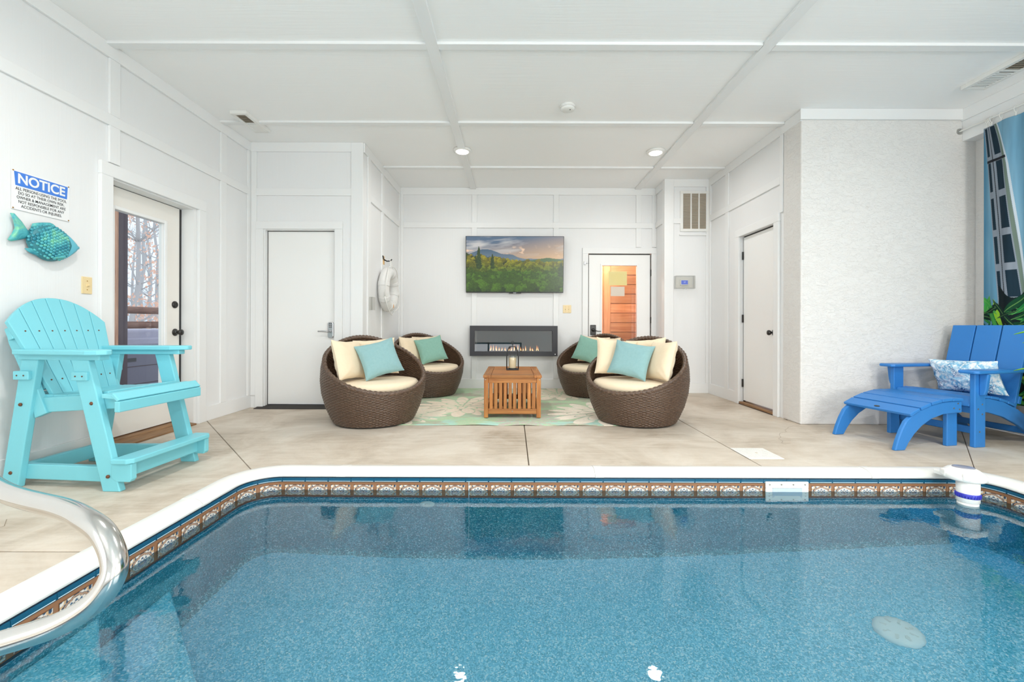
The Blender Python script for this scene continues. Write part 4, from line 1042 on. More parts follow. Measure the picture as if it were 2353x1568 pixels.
for i, c in enumerate(chairs):
    seat_cushion(c, i)
    for k, q in enumerate(P_[i]['cream']):
        where = ['leaning on its left arm', 'against its back'][k] if i < 2 else (['leaning on its left arm', 'tucked behind two others', 'leaning on its right arm'][k] if i == 2 else ['against its back', 'leaning on its right arm'][k])
        o = pillow('throw_pillow', 'cream', .42, .38, .135, 'cream throw pillow %s in %s' % (where, names[i]), 'cream throw pillows', seed=i * 3 + k)
        put_on(o, c, q[:3], R(q[3]), R(q[4]), R(q[5]))
    q = P_[i]['aqua']
    o = pillow('throw_pillow', 'aqua' if i in (0, 2) else 'seagreen', .39, .355, .125, ('aqua' if i in (0, 2) else 'sea green') + ' throw pillow standing in front in ' + names[i], 'aqua throw pillows', seed=i + 20)
    put_on(o, c, q[:3], R(q[3]), R(q[4]), R(q[5]))

# ------------------------------------------------------------------ coffee table, lantern, candle
ct = thing('coffee_table', 'slatted acacia wood coffee table on the floral rug', 'coffee table', (0, 4.78, .012))
tw, td, tz = .29, .485, .422
ys_ = np.linspace(-td, td, 8)
for a, b in zip(ys_, ys_[1:]): box('top_slat', 'wx', ct, (-tw + .078, tw - .078, a + .0015, b - .0015, tz - .025, tz), .003)
for s_ in (-1, 1): box('top_end_board', 'wy', ct, (min(s_ * tw, s_ * (tw - .076)), max(s_ * tw, s_ * (tw - .076)), -td, td, tz - .025, tz), .003)
lw = .042
for sx in (-1, 1):
    for sy in (-1, 1):
        x0 = sx * (tw - .008); y0_ = sy * (td - .015)
        box('leg', 'wz', ct, (min(x0, x0 - sx * lw), max(x0, x0 - sx * lw), min(y0_, y0_ - sy * lw), max(y0_, y0_ - sy * lw), 0, tz - .025), .003)
for sy in (-1, 1):
    yc = sy * (td - .036)
    box('apron', 'wx', ct, (-tw + .05, tw - .05, yc - .011, yc + .011, tz - .078, tz - .025), .002)
    box('bottom_rail', 'wx', ct, (-tw + .05, tw - .05, yc - .011, yc + .011, .035, .088), .002)
    for k in range(10):
        x = -tw + .05 + .012 + k * (2 * tw - .10 - .024 - .032) / 9
        box('slat', 'wz', ct, (x, x + .032, yc - .008, yc + .008, .088, tz - .078), .002)
for sx in (-1, 1):
    xc = sx * (tw - .029)
    box('side_apron', 'wy', ct, (xc - .011, xc + .011, -td + .057, td - .057, tz - .078, tz - .025), .002)
    box('side_bottom_rail', 'wy', ct, (xc - .011, xc + .011, -td + .057, td - .057, .035, .088), .002)
for k in range(5):
    x = -.2 + .1 * k; box('shelf_slat', 'wy', ct, (x - .035, x + .035, -td + .05, td - .05, .090, .105), .002)
for x, z_ in ((-tw + .022, tz - .045), (tw - .022, tz - .045), (0, .062)):
    MB().lathe([(.006, 0), (.006, .003), (0, .004)], 12, Matrix.Translation((x, -td + (.015 if z_ > .2 else .025), z_)) @ AX['-Y']).build('bolt', 'screwgrey', ct)
lan = thing('lantern', 'black metal lantern with glass cylinder on coffee table', 'lantern', (0, 4.86, .434))
lb_ = MB().box(-.068, .068, -.068, .068, 0, .012).build('base', 'black', lan, bevel=.002)
for k in range(7): MB().lathe([(.006, 0), (.006, .004), (0, .007)], 10, Matrix.Translation((-.054 + k * .018, -.068, .012))).build('bead', 'black', lb_)
for s_ in (-1, 1):
    path = [(s_ * .064, 0, 0), (s_ * .064, 0, .155), (s_ * .060, 0, .19), (s_ * .050, 0, .225), (s_ * .034, 0, .258)]
    MB().tube(path, .0062, 8).build('frame_bar', 'black', lan, smooth=True)
MB().box(-.040, .040, -.008, .008, .254, .262).build('top_plate', 'black', lan, bevel=.002)
MB().tube([(0, 0, .26), (0, 0, .292)], .004, 8).build('stem', 'black', lan)
MB().tube([(.013 * math.cos(a), 0, .305 + .013 * math.sin(a)) for a in [2 * math.pi * k / 16 for k in range(16)]], .004, 8, True).build('ring', 'black', lan, smooth=True)
MB().lathe([(.040, .012), (.046, .013), (.047, .02)], 28).build('cup', 'black', lan, smooth=True)
MB().lathe([(.044, .02), (.046, .05), (.046, .155), (.0445, .165), (.0425, .163), (.043, .05), (.041, .021)], 32, cap=False).build('glass_cylinder', 'clearplastic', lan, smooth=True)
cd = MB().lathe([(.0, .0), (.038, 0), (.039, .004), (.039, .108), (.036, .113), (.024, .106), (0, .102)], 28).build('candle', 'wax', None, smooth=True); cd.location = (0, 4.86, .434 + .0205)
tag(cd, 'ivory pillar candle inside the lantern glass', 'candle')

# ------------------------------------------------------------------ turquoise counter chair
tq = thing('counter_chair', 'turquoise tall fan-back adirondack chair beside the glass door', 'chair', (-2.490, 2.690, 0), R(-2.5))
def board(name, mat, parent, a, b, w, t, wdir, bevel=.005, ends=None):
    """board from a to b; w across wdir, t across the third axis"""
    a, b = Vector(a), Vector(b); z = (b - a); L = z.length; z.normalize(); wd = Vector(wdir); wd = (wd - z * wd.dot(z)).normalized(); td_ = z.cross(wd)
    T = Matrix((wd, td_, z)).transposed().to_4x4(); T.translation = a
    return MB().box(-w / 2, w / 2, -t / 2, t / 2, 0, L, T).build(name, mat, parent, bevel=bevel)
def legpoly(parent, xb, xt, y, zt, w=.10, th=.038, mat='teal', name='leg'):
    return MB().prism([(xb - w / 2, 0), (xb + w / 2, 0), (xt + w / 2, zt), (xt - w / 2, zt)], 1, y - th / 2, y + th / 2).build(name, mat, parent, bevel=.005)
hf, hr = .270, .240
for s_ in (-1, 1):
    yo = lambda x: s_ * (hr + (hf - hr) * (x + .3) / .6)
    lr_ = legpoly(tq, -.325, -.205, yo(-.27), .725); lf_ = legpoly(tq, .300, .115, yo(.25), .725)
    # side stretchers, arm, arm cleat, seat rail
    board('lower_stretcher', 'teal', tq, (-.30, yo(-.3) - s_ * .035, .082), (.30, yo(.3) - s_ * .035, .082), .085, .036, (0, 0, 1))
    board('seat_rail', 'teal', tq, (-.27, yo(-.3) - s_ * .036, .455), (.31, yo(.3) - s_ * .036, .495), .085, .036, (0, 0, 1))
    board('arm_cleat', 'teal', tq, (-.26, yo(-.26) , .738), (.24, yo(.24), .738), .055, .030, (0, 1, 0), .003)
    arm = [(-.275, -.055), (.20, -.055), (.255, -.03), (.285, .0), (.285, .03), (.255, .062), (.20, .075), (-.275, .05)]
    MB().prism([(x, s_ * (yy) + yo(x) * 1.0 + s_ * .0) for x, yy in arm], 2, .752, .780).build('arm', 'teal', tq, bevel=.006)
    for zz, x in ((.635, -.235), (.635, .125)):
        MB().box(x - .045, x + .045, yo(x) + s_ * .020 - .018, yo(x) + s_ * .020 + .018, zz - .024, zz + .024).build('brace_end', 'teal', tq, bevel=.004)
        for dx in (-.02, .02): MB().lathe([(.004, 0), (.004, .002), (0, .003)], 8, Matrix.Translation((x + dx, yo(x) + s_ * .0385, zz)) @ Matrix.Rotation(R(90 if s_ < 0 else -90), 4, 'X')).build('screw', 'screw', tq)
    for x, zz in ((-.315, .085), (.285, .085), (-.255, .47), (.185, .485)):
        MB().lathe([(.010, 0), (.010, .004), (.007, .008), (0, .009)], 10, Matrix.Translation((x, yo(x) + s_ * .0195, zz)) @ Matrix.Rotation(R(90 if s_ < 0 else -90), 4, 'X')).build('bolt', 'screw', tq, smooth=True)
board('rear_stretcher', 'teal', tq, (-.30, -hr + .02, .082), (-.30, hr - .02, .082), .085, .036, (0, 0, 1))
board('front_stretcher', 'teal', tq, (.345, -hf + .0, .105), (.345, hf - .0, .105), .075, .030, (0, 0, 1))
for s_ in (-1, 1): MB().prism([(.30, .155), (.30, .075), (.33, .055), (.405, .055), (.415, .07), (.415, .155)], 1, s_ * hf - .018, s_ * hf + .018).build('footrest_bracket', 'teal', tq, bevel=.004)
MB().prism([(.31, -hf - .035), (.40, -hf - .035), (.425, -hf - .010), (.425, hf + .010), (.40, hf + .035), (.31, hf + .035)], 2, .156, .184).build('footrest', 'teal', tq, bevel=.005)
# seat slats
for k in range(6):
    x0 = -.25 + k * .088; zc = .512 + .006 * ((k - 2.2) ** 2) - (.03 if False else 0); zc = .510 - .010 * math.sin(math.pi * k / 5) + .010 * k / 5 * 2
    hw = hr + .02 + (hf - hr) * k / 5
    MB().box(-.041, .041, -hw + .055, hw - .055, -.012, .012, Tm((x0, 0, zc), ry=R(3 - 2 * k))).build('seat_slat', 'teal', tq, bevel=.004)
MB().box(-.041, .041, -hf - .02, hf + .02, -.012, .012, Tm((.287, 0, .523), ry=R(5))).build('seat_slat', 'teal', tq, bevel=.004)
MB().prism([(.315, .545), (.352, .506), (.338, .496), (.30, .530)], 1, -hf - .025, hf + .025).build('front_slat', 'teal', tq, bevel=.004)
board('front_apron', 'teal', tq, (.338, -hf - .025, .468), (.338, hf + .025, .468), .060, .030, (0, 0, 1))
# fan back: seven slats
BL = Vector((-.135, 0, .47)); BT = Vector((-.385, 0, 1.08)); bd = (BT - BL); bl = bd.length; bd.normalize(); bn = Vector((0, 1, 0)).cross(bd)
TBK = Matrix((Vector((0, 1, 0)), -bn, bd)).transposed().to_4x4(); TBK.translation = BL
def archtop(y): return bl - .17 * (abs(y) / .285) ** 2.2
for k in range(7):
    f0, f1 = (k - 3.5) / 3.5, (k - 2.5) / 3.5
    b0, b1 = f0 * .185 + .0015, f1 * .185 - .0015
    t0, t1 = f0 * .278 + .0015, f1 * .278 - .0015
    tops = [(t0 + (t1 - t0) * q / 4, archtop(t0 + (t1 - t0) * q / 4)) for q in range(5)]
    MB().prism([(b0, 0), (b1, 0)] + tops[::-1], 1, -.012, .012, TBK).build('back_slat', 'teal', tq, bevel=.003)
    for zz in (.135, .44):
        yc = (f0 + f1) / 2 * (.185 + (.278 - .185) * zz / bl)
        MB().lathe([(.0045, 0), (.0045, .002), (0, .003)], 8, TBK @ Matrix.Translation((yc, -.012, zz)) @ Matrix.Rotation(R(90), 4, 'X')).build('screw', 'screw', tq)
for zz, hw in ((.13, .20), (.44, .262)): MB().box(-hw, hw, .012, .045, zz - .035, zz + .035, TBK).build('back_batten', 'teal', tq, bevel=.004)
for s_ in (-1, 1): MB().prism([(.09, -.05), (.013, -.05), (.013, .46), (.065, .47), (.075, .40), (.06, .1)], 0, s_ * .225 - .016, s_ * .225 + .016, TBK).build('back_post', 'teal', tq, bevel=.004)

# ------------------------------------------------------------------ blue lounge chair and ottoman
BF = math.atan2(-.185, -.983)
bc = thing('lounge_chair', 'royal blue adirondack chair with coral pillow by the curtain', 'chair', (3.515, 3.635, 0), BF)
def curve_rail(parent, name, pts_top, pts_bot, y, th=.032, mat='blue'):
    return MB().prism(pts_bot + pts_top[::-1], 1, y - th / 2, y + th / 2).build(name, mat, parent, bevel=.006)
# local: x forward, y left (towards the stucco is -y ... checked by rotation)
for s_ in (-1, 1):
    y = s_ * .295
    box('front_leg', 'blue', bc, (-.06, .045, y - .018, y + .018, 0, .565), .006)
    MB().prism([(-.575, -.045), (-.05, -.062), (.09, -.062), (.115, -.045), (.115, .055), (.09, .075), (-.08, .075), (-.575, .030)], 2, .567, .592, Tm((0, y, 0)) @ Matrix.Diagonal((1, s_, 1, 1))).build('arm', 'blue', bc, bevel=.008)
    MB().prism([(.018, .566), (.072, .566), (.058, .43), (.048, .40), (.018, .392)], 1, 0, .030, Matrix.Translation((-.01, y + s_ * .0185, 0)) @ Matrix.Rotation(R(90) * s_, 4, 'Z') if False else Tm((0, y, 0))).build('arm_bracket', 'blue', bc, bevel=.006) if False else None
    # bracket: plate standing across the leg, projecting outwards
    ybr = [(s_ * .018, .566), (s_ * .075, .566), (s_ * .060, .44), (s_ * .050, .405), (s_ * .018, .398)]
    MB().prism([(y + a, b) for a, b in ybr], 0, -.022, .008).build('arm_bracket', 'blue', bc, bevel=.006)
    top = [(-.06, .355), (-.15, .365), (-.30, .335), (-.45, .27), (-.58, .19), (-.70, .09), (-.77, .0)]
    bot = [(-.06, .265), (-.15, .255), (-.30, .215), (-.45, .145), (-.56, .07), (-.63, .0)]
    MB().prism(bot + top[::-1], 1, s_ * .262 - .014, s_ * .262 + .014).build('side_rail', 'blue', bc, bevel=.005)
    for x, z_ in ((-.025, .33), (-.025, .255), (.015, .295), (.0, .12)):
        MB().lathe([(.006, 0), (.006, .002), (0, .003)], 10, Matrix.Translation((x, y + s_ * .018, z_)) @ Matrix.Rotation(R(-90) * s_, 4, 'X')).build('screw', 'screwgrey', bc)
for k, (x, z_, a) in enumerate(((.02, .345, 70), (-.035, .375, 12), (-.125, .377, -3), (-.215, .366, -9), (-.305, .344, -15), (-.39, .315, -19))):
    MB().box(-.042, .042, -.276, .276, -.011, .011, Tm((x, 0, z_), ry=R(a))).build('seat_slat', 'blue', bc, bevel=.005)
box('front_apron', 'blue', bc, (.0, .025, -.276, .276, .255, .305), .004)
board('stretcher', 'blue', bc, (-.02, -.27, .12), (-.02, .27, .12), .055, .025, (0, 0, 1)); board('rear_stretcher', 'blue', bc, (-.60, -.25, .085), (-.60, .25, .085), .05, .025, (0, 0, 1))
TB2 = Tm((-.435, 0, .27), ry=R(-14.5))
for k in range(3):
    y0_ = -.267 + k * .179
    MB().box(-.012, .012, y0_ + .003, y0_ + .173, 0, .69, TB2).build('back_plank', 'blue', bc, bevel=.004)
for zz in (.08, .335): MB().box(-.042, -.012, -.27, .27, zz - .03, zz + .03, TB2).build('back_rail', 'blue', bc, bevel=.004)
lp = pillow('lumbar_pillow', 'coral', .50, .30, .13, 'blue and white coral print pillow on the blue lounge chair', None, 'pillow', 31)
put_on(lp, bc, (-.345, .0, .505), R(-90), R(-20), R(2))
ot = thing('ottoman', 'royal blue slatted ottoman with curved legs before the blue chair', 'ottoman', (3.155, 3.555, 0), math.atan2(-.185, -.983))
def ozt(x): return .375 - .72 * max(0, x + .10) ** 2 - .06 * max(0, x + .1)
for s_ in (-1, 1):
    y = s_ * .245
    xs_ = [-.27 + .62 * k / 14 for k in range(15)]
    top = []; bot = []
    for x in [-.26, -.18, -.10, 0, .08, .15, .20]: top.append((x, .352 - .62 * max(0, x + .12) ** 1.9 - .05 * max(0, x + .12)))
    top += [(.265, .215), (.305, .15), (.34, .075), (.365, .0)]
    bot = [(-.26, .262), (-.20, .262), (-.08, .255), (.03, .225), (.12, .175), (.19, .115), (.24, .055), (.275, .0)]
    MB().prism(bot + top[::-1], 1, y - .016, y + .016).build('curved_leg', 'blue', ot, bevel=.007)
    box('rear_leg', 'blue', ot, (-.265, -.165, y - .016 - s_ * .034, y + .016 - s_ * .034, 0, .27), .006)
    for x, z_ in ((-.22, .335), (-.235, .29), (-.18, .30)):
        MB().lathe([(.006, 0), (.006, .002), (0, .003)], 10, Matrix.Translation((x, y + s_ * .016, z_)) @ Matrix.Rotation(R(-90) * s_, 4, 'X')).build('screw', 'screwgrey', ot)
for k in range(5):
    x = -.215 + k * .1015
    zf = lambda x: .352 - .62 * max(0, x + .12) ** 1.9 - .05 * max(0, x + .12) + .012
    a = math.atan2(zf(x - .04) - zf(x + .04), .08)
    MB().box(-.049, .049, -.268, .268, -.011, .011, Tm((x, 0, zf(x)), ry=a)).build('slat', 'blue', ot, bevel=.004)
    if k == 4:
        TBd = Tm((x, 0, zf(x)), ry=a)
        MB().lathe([(.014, .011), (.014, .0135), (.011, .014), (0, .014)], 20, TBd @ Matrix.Translation((.02, 0, 0)) @ Matrix.Diagonal((.7, 1.6, 1, 1))).build('badge', 'bronze', ot)

# ------------------------------------------------------------------ curtain and rod
cu = thing('printed_curtain', 'curtain printed with arched blue shutters and tropical plants', 'curtain', (4.205, 0, 0))
nu, nv = 390, 860
Q = np.concatenate([np.linspace(0, .5, 300), np.linspace(.51, 2.6, 90)]); ZC_ = np.linspace(.27, 2.70, nv)
QQ, ZZ = np.meshgrid(Q, ZC_)
fold = .020 * np.sin(QQ * 22 + .8) + .008 * np.sin(QQ * 47 + ZZ * .6)
P = np.stack([fold * (.55 + .45 * (2.7 - ZZ) / 2.4), 3.90 - QQ, ZZ], -1)
q = np.mod(QQ, 1.3)
c = lerp(np.broadcast_to(arr(88, 152, 186), QQ.shape + (3,)) * 1.0, np.broadcast_to(arr(150, 194, 218), QQ.shape + (3,)) * 1.0, fbm(QQ * 9 + 3, ZZ * 1.2 + 1, 3, 8))
c = lerp(c, np.broadcast_to(arr(44, 112, 146), c.shape) * 1.0, np.clip(1 - q / .04, 0, 1) * .8)
qL = .044 + (2.2 - ZZ) * .0835; qR = .219 + (2.2 - ZZ) * .103 - np.clip(ZZ - 2.3, 0, 1) ** 1.5 * .22
f_ = (q - qL) / np.maximum(qR - qL, .01)
inw = (f_ > 0) & (f_ < 1) & (ZZ > 1.0)
c[inw] = arr(150, 160, 172)
c[(f_ > .97) & (f_ < 1.05) & (ZZ > 1.0)] = arr(214, 226, 236)
c[(f_ > .84) & (f_ < .96) & (ZZ > 1.0)] = arr(122, 140, 128)
bars = (2.40, 2.08, 1.74, 1.44, 1.15)
pz = np.zeros_like(ZZ, bool)
for a, b in zip((2.72,) + bars, bars): pz |= (ZZ < a - .03) & (ZZ > b + .03)
c[inw & pz & (((f_ > .05) & (f_ < .20)) | ((f_ > .46) & (f_ < .80)))] = arr(30, 52, 66)
c[inw & (np.abs(f_ - .33) < .02)] = arr(48, 54, 62)
c[inw & (np.abs(ZZ - 2.385) < .012)] = arr(40, 42, 48)
plant = (ZZ < 1.17 + .10 * np.sin(q * 18) + .12 * (q / .3)) & ((q > .14 - .35 * np.clip(1.12 - ZZ, 0, .4)) | (ZZ < .9))
c[plant] = arr(14, 30, 34)
rs = np.random.RandomState(4)
for k in range(300):
    q0, z0 = rs.uniform(-.05, 1.3), rs.uniform(.2, 1.05) ; an = rs.uniform(.1, math.pi - .1) ; L = rs.uniform(.12, .34); wd = rs.uniform(.010, .032)
    if q0 < .12 and z0 > .85: L *= .6
    ca, sa_ = math.cos(an), math.sin(an); tl = ((q - q0) * ca + (ZZ - z0) * sa_) / L; wl_ = (-(q - q0) * sa_ + (ZZ - z0) * ca)
    ins = (tl > 0) & (tl < 1) & (np.abs(wl_) < wd * np.sin(np.pi * np.clip(tl, 0, 1)))
    colr = [arr(18, 72, 46), arr(36, 132, 66), arr(14, 48, 40), arr(150, 206, 52), arr(70, 168, 76)][rs.choice(5, p=[.3, .25, .2, .1, .15])]
    c[ins] = colr; c[ins & (np.abs(wl_) < wd * .10)] = colr * .5 + arr(150, 210, 110) * .4
c = c * (.62 + .30 * fbm(QQ * 40 + 5, ZZ * 2.5, 4, 18))[..., None]
grid_obj('cloth', 'curtain', P, c, cu, thick=.0015)
MB().tube([(0, 4.095, 2.765), (0, -.2, 2.765)], .008, 10).build('rod', 'whiteplastic', cu)
MB().lathe([(.03, 0), (.03, .006), (.012, .012), (.012, .02), (0, .02)], 18, Matrix.Translation((0, YS, 2.765)) @ AX['-Y']).build('rod_socket', 'clearplastic', cu, smooth=True)
for k in range(24):
    y = 3.86 - k * (.012 if k < 4 else 0) - max(0, k - 3) * .11
    MB().tube([(.018 * math.cos(a), y, 2.752 + .026 * math.sin(a)) for a in [2 * math.pi * t / 14 for t in range(14)]], .0028, 6, True).build('ring', 'whiteplastic', cu, smooth=True)
    MB().tube([(0, y, 2.728), (0, y, 2.695)], .004, 6).build('clip', 'whiteplastic', cu)

# plant at the right edge
pp = thing('potted_plant', 'bright green leafy potted plant beside the blue chair', 'plant', (3.985, 3.06, 0))
MB().lathe([(.085, 0), (.12, .20), (.128, .23), (.128, .25), (.112, .25), (.108, .22), (0, .21)], 28).build('pot', 'pot', pp, smooth=True)
def leaf(parent, base, tip, w, mat):
    base, tip = Vector(base), Vector(tip); d = tip - base; L = d.length; d.normalize(); sdir = d.cross(Vector((.3, .2, 1))).normalized(); up = sdir.cross(d)
    v = []; f = []
    for i in range(9):
        t_ = i / 8; wv = w * math.sin(math.pi * (t_ * .92 + .04)) ** .8; dr = -.18 * L * t_ * t_
        p = base + d * L * t_ + up * (.12 * L * math.sin(math.pi * t_)) + Vector((0, 0, dr))
        v += [tuple(p - sdir * wv + up * wv * .25), tuple(p), tuple(p + sdir * wv + up * wv * .25)]
    for i in range(8):
        for k in range(2): f.append((i * 3 + k, i * 3 + k + 1, i * 3 + 4 + k, i * 3 + 3 + k))
    o = MB().add(v, f).build('leaf', mat, parent, smooth=True); md = o.modifiers.new('solid', 'SOLIDIFY'); md.thickness = .0015
rs = random.Random(3)
tips = [(-.19, .235, .915), (-.165, .20, .845), (-.185, .24, .64), (-.16, .20, .585)]
for sx, sy, h_ in ((0, 0, .95), (-.04, .06, .82), (.05, -.03, .72), (.02, .05, .62)):
    MB().tube([(sx * .3, sy * .3, .2), (sx * .7, sy * .7, h_ * .6), (sx, sy, h_)], [.008, .007, .004], 8).build('stem', 'leafd', pp, smooth=True)
    for k in range(9):
        a = rs.uniform(0, 2 * math.pi); zb = h_ * rs.uniform(.5, 1.0); L = rs.uniform(.12, .20)
        leaf(pp, (sx * .8, sy * .8, zb), (sx + L * math.cos(a) * .9, sy + L * math.sin(a) * .9, zb + .05), .026, rs.choice(['leafg', 'leafd', 'leafg']))
for tp in tips: leaf(pp, (-.03, .04, tp[2] - .08), tp, .028, 'leafg')

# ------------------------------------------------------------------ pool fittings
lid = thing('deck_hatch', 'square white skimmer lid set in the concrete deck', 'lid', (1.765, 3.148, .0))
TLd = Matrix.Identity(4)
box('plate', 'whiteplastic', lid, (-.122, .122, -.132, .132, .0005, .006), .002)
for k in range(16): box('rib', 'whiteplastic', lid, (-.113 + k * .0145, -.106 + k * .0145, -.122, .122, .006, .0078))
MB().lathe([(.009, .006), (.009, .0085), (.003, .0087), (0, .0075)], 16).build('finger_hole', 'louvre', lid, smooth=True)
sk = thing('skimmer_mouth', 'white rectangular skimmer opening in the tiled pool wall', 'skimmer', (1.712, PY1 - DW - .006, -.155))
for b in ((-.133, .133, -.012, 0, .068, .108), (-.133, .133, -.012, 0, -.112, -.066), (-.133, -.092, -.012, 0, -.066, .068), (.092, .133, -.012, 0, -.066, .068)):
    box('face_frame', 'whiteplastic', sk, b, .003)
MB().box(-.092, .092, -.0118, -.0105, -.066, .068).build('throat', plain('skimmer_throat', (.50, .58, .66), .5), sk)
MB().prism([(-.09, -.066), (.09, -.066), (.075, -.03), (-.075, -.03)], 1, -.0135, -.0118).build('weir_flap', 'whiteplastic', sk)
for x in (-.11, -.037, .037, .11):
    for zz in (.092, -.094): MB().lathe([(.005, 0), (.005, .002), (0, .003)], 8, Matrix.Translation((x, -.012, zz)) @ AX['-Y']).build('screw', 'screwgrey', sk)
for x in (-.113, .113):
    for zz in (.02, -.03): MB().lathe([(.005, 0), (.005, .002), (0, .003)], 8, Matrix.Translation((x, -.012, zz)) @ AX['-Y']).build('screw', 'screwgrey', sk)
rj = thing('return_jet', 'round white return fitting on the far pool wall', 'pool fitting', (-.53, PY1 - DW - .001, -.335))
MB().lathe([(.046, 0), (.046, .006), (.034, .014), (.02, .015), (.017, .006), (0, .006)], 28, AX['-Y']).build('flange', 'whiteplastic', rj, smooth=True)
MB().lathe([(.016, .006), (.013, .013), (.006, .013), (.005, .004), (0, .004)], 20, AX['-Y']).build('nozzle', 'whiteplastic', rj, smooth=True)
dr = thing('main_drain', 'round white main drain cover on the pool floor', 'drain', (1.815, 2.045, ZF))
MB().lathe([(.096, .0), (.096, .010), (.08, .024), (.04, .030), (0, .031)], 40).build('cover', plain('bright_white_drain', (.95, .95, .94), .4), dr, smooth=True)
for k in range(8):
    a = k * math.pi / 4; MB().box(-.016, .016, -.006, .006, 0, .003, Matrix.Rotation(a, 4, 'Z') @ Matrix.Translation((.055, 0, .027)) @ Matrix.Rotation(R(9), 4, 'Y')).build('grate_slot', 'whiteplastic', dr)
# pool alarm: local x points along the head towards the deck
al = thing('pool_alarm', 'white domed pool alarm with blue collar on the coping corner', 'pool alarm', (2.655, 2.535, 0), 0)
MB().lathe([(.048, -.095), (.051, -.092), (.051, .028)], 32).build('column', 'whiteplastic', al, smooth=True)
MB().lathe([(.054, -.068), (.054, -.044), (.051, -.042)], 48).build('collar', 'hub_blue', al, smooth=True)
for k in range(28):
    a = 2 * math.pi * k / 28; MB().box(.0535, .056, -.0025, .0025, -.066, -.046, Matrix.Rotation(a, 4, 'Z')).build('grip_rib', 'hub_blue', al)
MB().lathe([(.046, -.150), (.049, -.145), (.047, -.112), (.046, -.092)], 32).build('float_tube', 'whiteplastic', al, smooth=True)
TH = Matrix.Translation((.02, .045, .026)) @ Matrix.Rotation(R(62), 4, 'Z') @ Matrix.Diagonal((.80, .72, .9, 1))
MB().lathe([(.132, .0), (.138, .004), (.138, .030), (.128, .038), (.10, .058), (.07, .070), (.0, .071)], 48, TH).build('dome', 'whiteplastic', al, smooth=True)
MB().lathe([(.062, .0705), (.060, .074), (.052, .075), (.0, .075)], 36, TH @ Matrix.Diagonal((.82, 1.15, 1, 1))).build('lens', plain('grey_display', S(140, 140, 150), .15), al, smooth=True)
for a, rr3 in ((100, .135), (-20, .135), (170, .13)):
    MB().box(-.028, .028, -.03, .03, .004, .052, TH @ Matrix.Rotation(R(a), 4, 'Z') @ Matrix.Translation((.115, 0, 0))).build('lug', 'whiteplastic', al, bevel=.01)
box('foot', 'whiteplastic', al, (-.02, .10, .10, .19, .008, .034), .004)

# ------------------------------------------------------------------ grab rail
gr = thing('grab_rail', 'looped stainless steel grab rail at the pool steps', 'handrail', (-1.9, 1.2, 0))
ctrl = [(-2.10, 1.62, .012), (-2.10, 1.62, .30), (-2.06, 1.60, .44), (-1.90, 1.49, .475), (-1.414, 1.20, .462), (-1.11, 1.075, .462), (-1.005, 1.025, .458), (-.935, .995, .440), (-.893, .975, .40), (-.882, .962, .36), (-.905, .95, .315), (-.96, .94, .278), (-1.04, .932, .250), (-1.22, .92, .205), (-1.50, .90, .150), (-1.72, .885, .10), (-1.80, .88, .07), (-1.82, .88, .012)]
def catmull(p, n=8):
    p = [Vector(a) for a in p]; o_ = []
    for i in range(len(p) - 1):
        a, b, c_, d = p[max(i - 1, 0)], p[i], p[i + 1], p[min(i + 2, len(p) - 1)]
        for k in range(n):
            t_ = k / n
            o_.append(.5 * ((2 * b) + (c_ - a) * t_ + (2 * a - 5 * b + 4 * c_ - d) * t_ ** 2 + (3 * b - a - 3 * c_ + d) * t_ ** 3))
    return o_ + [p[-1]]
off = Vector((1.9, -1.2, 0))
MB().tube([q_ + off for q_ in catmull(ctrl)], .0245, 28).build('tube', 'steel', gr, smooth=True)
for x, y in ((-2.10, 1.62), (-1.82, .88)):
    MB().lathe([(.028, .022), (.045, .018), (.058, .006), (.058, .0)], 30, Matrix.Translation((x + 1.9, y - 1.2, 0)), cap=False).build('escutcheon', 'steel', gr, smooth=True)

# ------------------------------------------------------------------ outside the glass door
GZ = -.15
dk = struct(bpy.data.objects.new('outdoor_deck', None)); COL.objects.link(dk)
for k in range(26):
    x = XL - .22 - k * .145; box('deck_board', 'deckb', dk, (x - .14, x, 1.0, 9.0, GZ - .04, GZ), .003)
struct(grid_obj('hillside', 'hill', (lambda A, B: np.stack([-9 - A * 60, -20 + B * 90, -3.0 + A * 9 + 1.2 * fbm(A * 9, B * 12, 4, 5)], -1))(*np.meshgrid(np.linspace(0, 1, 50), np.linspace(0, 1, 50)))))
po = thing('deck_post', 'square brown deck post standing just outside the glass door', 'post', (-4.10, 4.515, GZ))
box('shaft', 'postw', po, (-.06, .052, -.05, .05, 0, 3.2), .004)
box('dark_face', 'darkpost', po, (.0525, .062, -.048, .05, 0, 3.2), .002)
tub = thing('hot_tub', 'grey hot tub with lavender cover on the deck outside', 'hot tub', (-5.0, 5.35, GZ))
cab = box('cabinet', 'tubcab', tub, (-.75, .75, -.95, .95, 0, .80), .03)
for z_ in (.2, .4, .6):
    box('panel_line', 'darkpost', tub, (.748, .754, -.93, .93, z_, z_ + .008)); box('panel_line', 'darkpost', tub, (-.74, .74, -.954, -.948, z_, z_ + .008))
box('maker_plate', 'charcoal', tub, (.75, .756, -.62, -.44, .66, .70))
box('lip', 'tublip', tub, (-.79, .79, -.99, .99, .80, .86), .02)
MB().box(-.80, .80, -1.0, 0, .86, 1.02).build('cover', 'tubcover', tub, bevel=.03); MB().box(-.80, .80, .01, 1.0, .86, 1.02).build('cover', 'tubcover', tub, bevel=.03)
MB().box(-.82, .82, -1.02, 1.02, .84, .93).build('cover_skirt', 'tubcover', tub, bevel=.02)
rl = thing('log_railing', 'log railing along the deck behind the hot tub', 'railing', (-6.35, 6.5, GZ))
for z_ in (1.33, 1.08, .62): MB().tube([(0, -4.5 + k * 1.0, z_ + .01 * math.sin(k * 2.1)) for k in range(9)], .062, 12).build('rail', 'logx', rl, smooth=True)
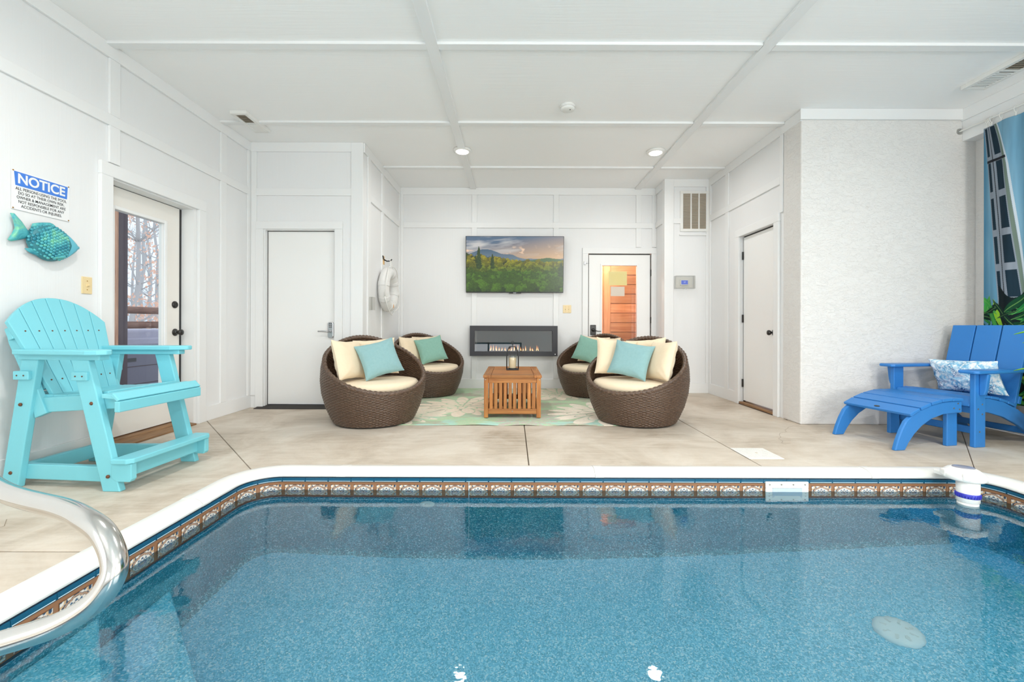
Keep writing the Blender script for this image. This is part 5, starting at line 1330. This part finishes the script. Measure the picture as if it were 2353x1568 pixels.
for y in (-4.4, -2.6, -.8, 1.9, 3.4): MB().tube([(-.02, y, 0), (-.02, y, 1.45)], .075, 12).build('post', 'logx', rl, smooth=True)
def tree(name, label, loc, h_, r0, seed, leaves):
    rs = random.Random(seed); t = thing(name, label, 'tree', loc, 0, 'trees beyond the deck')
    tr = MB(); pts_ = [Vector((0, 0, -1))]
    for k in range(8): pts_.append(pts_[-1] + Vector((rs.uniform(-.15, .15), rs.uniform(-.15, .15), (h_ + 1) / 8)))
    tr.tube(pts_, [r0 * (1 - .09 * k) for k in range(9)], 10); br = MB(); ends = []
    for k in range(26):
        b = pts_[rs.randint(2, 8)]; a = rs.uniform(0, 2 * math.pi); L = rs.uniform(.8, 2.2)
        m_ = b + Vector((math.cos(a) * L * .5, math.sin(a) * L * .5, L * .25 + rs.uniform(-.1, .2))); e = m_ + Vector((math.cos(a + .4) * L * .5, math.sin(a + .4) * L * .5, L * .15))
        br.tube([b, m_, e], [r0 * .22, r0 * .14, r0 * .05], 6); ends += [m_, e, (m_ + e) / 2]
        for q_ in range(3):
            e2 = m_ + Vector((rs.uniform(-.5, .5), rs.uniform(-.5, .5), rs.uniform(0, .6))); br.tube([m_, e2], [r0 * .08, r0 * .03], 5); ends.append(e2)
    tr.build('trunk', 'bark', t, smooth=True); br.build('branches', 'bark', t, smooth=True)
    if leaves:
        lv = MB()
        for k in range(leaves):
            e = rs.choice(ends) + Vector((rs.gauss(0, .25), rs.gauss(0, .25), rs.gauss(0, .22))); s_ = rs.uniform(.03, .06)
            T = Matrix.Translation(e) @ Euler((rs.uniform(0, 6), rs.uniform(0, 6), rs.uniform(0, 6))).to_matrix().to_4x4()
            lv.add([(-s_, 0, 0), (0, s_ * .6, .004), (s_ * 1.3, 0, 0), (0, -s_ * .6, .004)], [(0, 1, 2, 3)], T)
        o = lv.build('leaves', 'leafo', t); o['kind'] = 'stuff'
tree('oak_tree', 'oak with rust leaves just past the deck railing', (-9.9, 11.8, -1.5), 8.0, .085, 4, 1700)
tree('oak_tree', 'smaller oak with sparse rust leaves beside the larger oak', (-14.2, 17.6, -1.0), 8.0, .09, 9, 1400)
for k, (x, y) in enumerate(((-19.5, 22.4), (-23.5, 28.2), (-30, 34.5), (-36, 43))):
    tree('bare_tree', 'bare grey tree trunk on the hazy hillside', (x, y, 0), 9, .13, 20 + k, 0)
